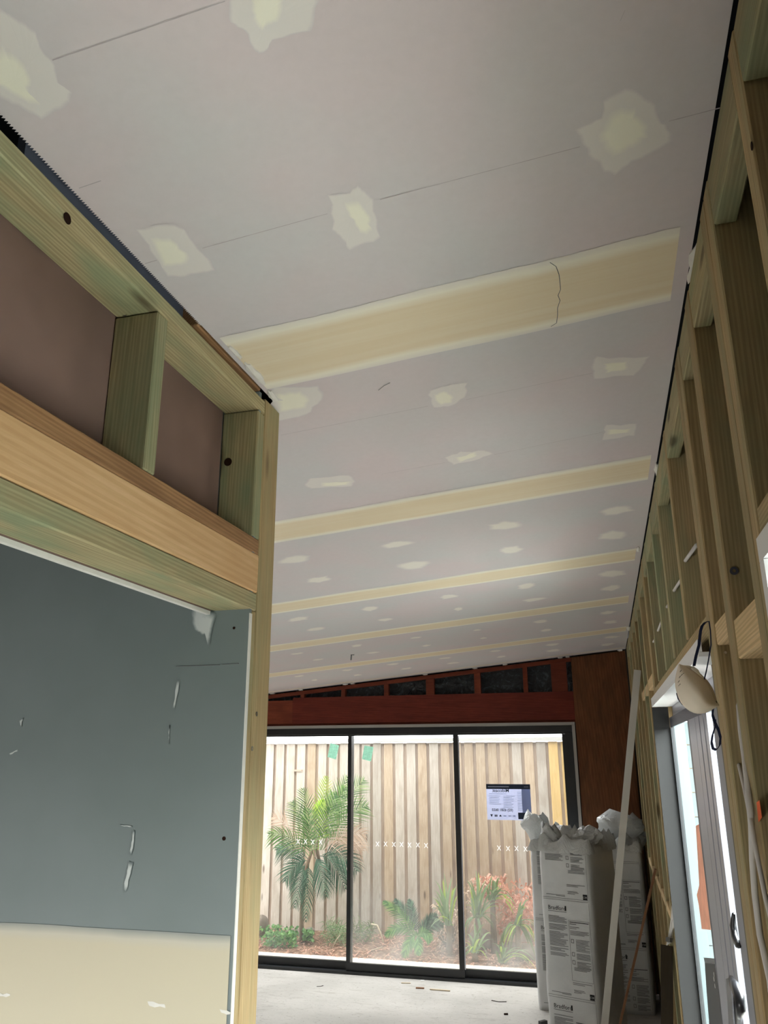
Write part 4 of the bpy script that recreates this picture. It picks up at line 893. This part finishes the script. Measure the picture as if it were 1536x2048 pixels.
# front lower-left edge of the near pack; it is turned a little so its grey side shows
cx_, cy_ = atY(1191, 1900, 6.05).x, 6.05
ang = R(-21); pf.rotation_euler.z = ang; pf.location = Vector((cx_, cy_, 0)) + Vector((-math.cos(ang)*.1925, -math.sin(ang)*.1925, 0))
pl = pack((-.468, 6.93, 0), R(-6), .43, .50, 1.17, 'left rear insulation pack against the glass door', G, 11, .14, (1.25, .64), tails=((-.15, .12, .24, .10, -.02), (-.05, .25, .14, .08, .05)))
pr = pack((.012, 7.02, 0), R(-3), .36, .46, 1.17, 'right rear insulation pack in the shaded corner', G, 17, .14, (1.06, .45), tails=((-.02, .2, .22, .15, .06), (.12, .25, .1, .08, .03)))

# ------------------------------------------------------------------ leaning strip, stick, cable ends
a_ = atY(1207, 2050, 5.75); d_ = ray(1203, 2100); b0 = atZ(1200, 2135, 0.0)
top = atX(1275, 1340, .222)
b0 = atY(1199, 2140, 5.72); b0.z = .0
bt = (b0-top); s0 = atY(1199, 2140, 5.72)
o = bar('trim_strip', top, (s0.x, s0.y, 0.005), .042, .012, M_STRIP, None, (1, 0, 0)); tag(o, 'long white trim strip leaning against the studs in front of the packs', 'trim strip')
top2 = atX(1311, 1738, .23); s1 = atY(1236, 2065, 5.9)
o = bar('timber_stick', top2, (s1.x, s1.y, s1.z if s1.z > .0 else .004), .014, .012, M_BSTICK, None, (1, 0, 0)); tag(o, 'thin brown stick leaning against the studs right of the packs', 'stick')
cb = empty('cable_bundle', atX(1345, 1815, .228)); tag(cb, 'bundle of white cable ends taped black beside the charcoal door jamb', 'cable')
for k, pts in enumerate((((1346, 1812), (1345, 1830), (1341, 1860), (1338, 1876)), ((1348, 1830), (1347, 1850), (1343, 1866), (1341, 1878)), ((1347, 1840), (1345, 1856), (1340, 1878)))):
    rel(MB().tube([atX(u, v, .222) for u, v in pts], .006, 6).build('cable_end', M_CABLE, None, True), cb)
rel(onX([(1337, 1874), (1346, 1876), (1345, 1885), (1336, 1883)], .216, .012, 'black_tape', M_BPLAS), cb)
rel(onX([(1336, 1884), (1343, 1886), (1338, 1888), (1335, 1891)], .218, .006, 'cable_tip', M_CABLE), cb)

q0 = atX(1322, 1905, .225); q1 = atY(1345, 2110, 4.9)
o = bar('ply_offcut', (.218, 4.9, .9), (.12, 4.72, .012), .06, .012, M_DARKP, None, (1, 0, 0)); tag(o, 'brown offcut board leaning on the studs by the charcoal jamb', 'offcut')
# ------------------------------------------------------------------ hanging dust mask
mk = empty('dust_mask', atY(1392, 1385, 1.62)); tag(mk, 'beige cup dust mask hanging by navy straps from the door framing', 'dust mask')
def pm(u, v, dy=0): return atY(u, v, 1.62+dy)
# cup: rows of outline from rim (upper right) to dome (lower left), the dome bulging towards the camera
rimA = [(1359, 1330), (1378, 1338), (1397, 1352), (1413, 1366), (1422, 1382), (1428, 1398), (1436, 1410)]
outB = [(1359, 1330), (1352, 1362), (1357, 1390), (1368, 1410), (1388, 1424), (1410, 1424), (1436, 1410)]
n = 18; mrows = 12
def interp(P, t_):
    q = t_*(len(P)-1); i_ = min(int(q), len(P)-2); f = q-i_
    p0 = P[max(i_-1, 0)]; p1 = P[i_]; p2 = P[i_+1]; p3 = P[min(i_+2, len(P)-1)]
    return tuple(.5*((2*p1[c])+(-p0[c]+p2[c])*f+(2*p0[c]-5*p1[c]+4*p2[c]-p3[c])*f*f+(-p0[c]+3*p1[c]-3*p2[c]+p3[c])*f**3) for c in (0, 1))
V = []
for j in range(mrows+1):
    s_ = j/mrows
    for k in range(n+1):
        t_ = k/n; A = interp(rimA, t_); B = interp(outB, t_); u = A[0]+(B[0]-A[0])*s_; v = A[1]+(B[1]-A[1])*s_
        e = math.sin(math.pi*t_); dy = -.055*math.sin(math.pi*min(s_*.92+.08, 1)*.95)*e**.7 + .0012*math.sin(j*2.1)*e
        V.append(pm(u, v, dy))
Fs = [(j*(n+1)+k, j*(n+1)+k+1, (j+1)*(n+1)+k+1, (j+1)*(n+1)+k) for j in range(mrows) for k in range(n)]
cup = rel(mesh('cup', V, Fs, M_MASK, None, True), mk); so = cup.modifiers.new('thickness', 'SOLIDIFY'); so.thickness = .002
# inner far half behind the rim
V2 = []; rimC = [(1359, 1330), (1385, 1333), (1402, 1348), (1416, 1362), (1426, 1378), (1432, 1395), (1436, 1410)]
for j in range(4):
    for k in range(n+1):
        A = interp(rimA, k/n); B = interp(rimC, k/n); u = A[0]+(B[0]-A[0])*j/3; v = A[1]+(B[1]-A[1])*j/3; V2.append(pm(u, v, .018*j/3))
rel(mesh('rim_flange', V2, [(j*(n+1)+k, j*(n+1)+k+1, (j+1)*(n+1)+k+1, (j+1)*(n+1)+k) for j in range(3) for k in range(n)], M_MASK, None, True), mk).modifiers.new('thickness', 'SOLIDIFY').thickness = .0015
rel(MB().tube([pm(u, v, -.004) for u, v in ((1384, 1334), (1392, 1342), (1397, 1352), (1404, 1358))], [.003, .005, .005, .003], 8).build('foam_nose_strip', M_FOAM, None, True), mk)
def strapm(pts, w_, side, nm='strap'):
    P = [pm(u, v, dy) for u, v, dy in pts]; m = MB(); V = []
    for p in P: V += [p-Vector(side)*w_, p+Vector(side)*w_]
    return rel(mesh(nm, V, [(2*k, 2*k+1, 2*k+3, 2*k+2) for k in range(len(P)-1)], M_NAVY, None), mk)
strapm([(1388, 1332, -.002), (1392, 1312, 0), (1398, 1290, 0), (1401, 1262, .0), (1404, 1252, .0), (1410, 1245, .005), (1418, 1242, .01)], .0028, (1, 0, 0))
strapm([(1407, 1365, -.002), (1412, 1345, 0), (1417, 1320, 0), (1422, 1290, .004), (1421, 1262, .008), (1418, 1243, .01)], .0012, (1, 0, 0))
strapm([(1431, 1408, -.006), (1426, 1418, -.006), (1425, 1430, -.005), (1430, 1445, -.004), (1437, 1460, 0), (1441, 1475, 0), (1440, 1490, 0), (1433, 1500, 0), (1426, 1497, 0), (1423, 1485, 0), (1425, 1470, 0), (1431, 1452, -.003), (1430, 1440, -.004)], .0028, (.8, 0, .6))
strapm([(1354, 1386, -.004), (1357, 1398, -.002), (1366, 1410, -.002)], .0018, (1, 0, 0))
rel(MB().tube([pm(1425, 1402, -.01), pm(1433, 1407, -.01)], .004, 6).build('staple', M_CHROME, None, True), mk)
# printed marks on the cup
ink = MB()
for (u, v) in ((1360, 1344), (1362, 1352), (1365, 1350), (1358, 1356), (1356, 1365), (1361, 1361), (1360, 1369), (1357, 1372)):
    c = pm(u, v, -.03); 
    ink.tube([pm(u, v, -.034), pm(u+3, v-4, -.037)], .0005, 4)
rel(ink.build('printed_marks', M_INKB, None), mk)

dgx = bpy.context.evaluated_depsgraph_get()
for o in [q for q in SC.objects if q.type == 'FONT']:
    me = bpy.data.meshes.new_from_object(o.evaluated_get(dgx)); n_ = bpy.data.objects.new(o.name, me); par = o.parent; mw = o.matrix_basis.copy(); nm = o.name
    COL.objects.link(n_); n_.parent = par; n_.matrix_basis = mw; cu = o.data; bpy.data.objects.remove(o); bpy.data.curves.remove(cu); n_.name = nm
# ------------------------------------------------------------------ debris on the slab
def chip(name, u, v, L, W_, th, ang_, mat, lab, cat='offcut', bend=0):
    c = atZ(u, v, th/2+.0005); d = Vector((math.cos(ang_), math.sin(ang_), 0))
    if bend: o = MB().tube([c-d*L/2, c+d.cross(Vector((0, 0, 1)))*bend, c+d*L/2], th/2, 6).build(name, mat, None, True); place(o, c)
    else: o = bar(name, c-d*L/2, c+d*L/2, W_, th, mat, None)
    tag(o, lab, cat)
chip('wood_chip', 840, 1976, .07, .018, .008, .1, M_BSTICK, 'short reddish wood chip on the slab near the door track')
chip('wood_sliver', 812, 1966, .08, .012, .006, .15, M_TWIG, 'pale wood sliver close to the door track')
chip('wood_sliver', 880, 1980, .17, .014, .008, -.02, M_TWIG, 'long pale splinter right of the reddish chip', 'offcut')
chip('wire_offcut', 998, 2002, .12, .004, .005, -.05, M_KNOT, 'bent dark wire offcut on the slab left of the packs', 'wire', .02)
chip('wire_offcut', 1012, 2028, .03, .01, .01, .3, M_KNOT, 'tiny dark offcut in front of the bent wire', 'wire')
chip('wire_offcut', 640, 1972, .06, .004, .004, .7, M_KNOT, 'short dark wire on the slab near the timber post', 'wire', .01)
chip('wood_chip', 845, 1961, .03, .02, .004, .4, M_FOAM, 'tiny white scrap beside the door track', 'scrap')
chip('glove', 1086, 2046, .06, .03, .03, .8, M_BPLAS, 'small black plastic piece at the foot of the packs', 'offcut')
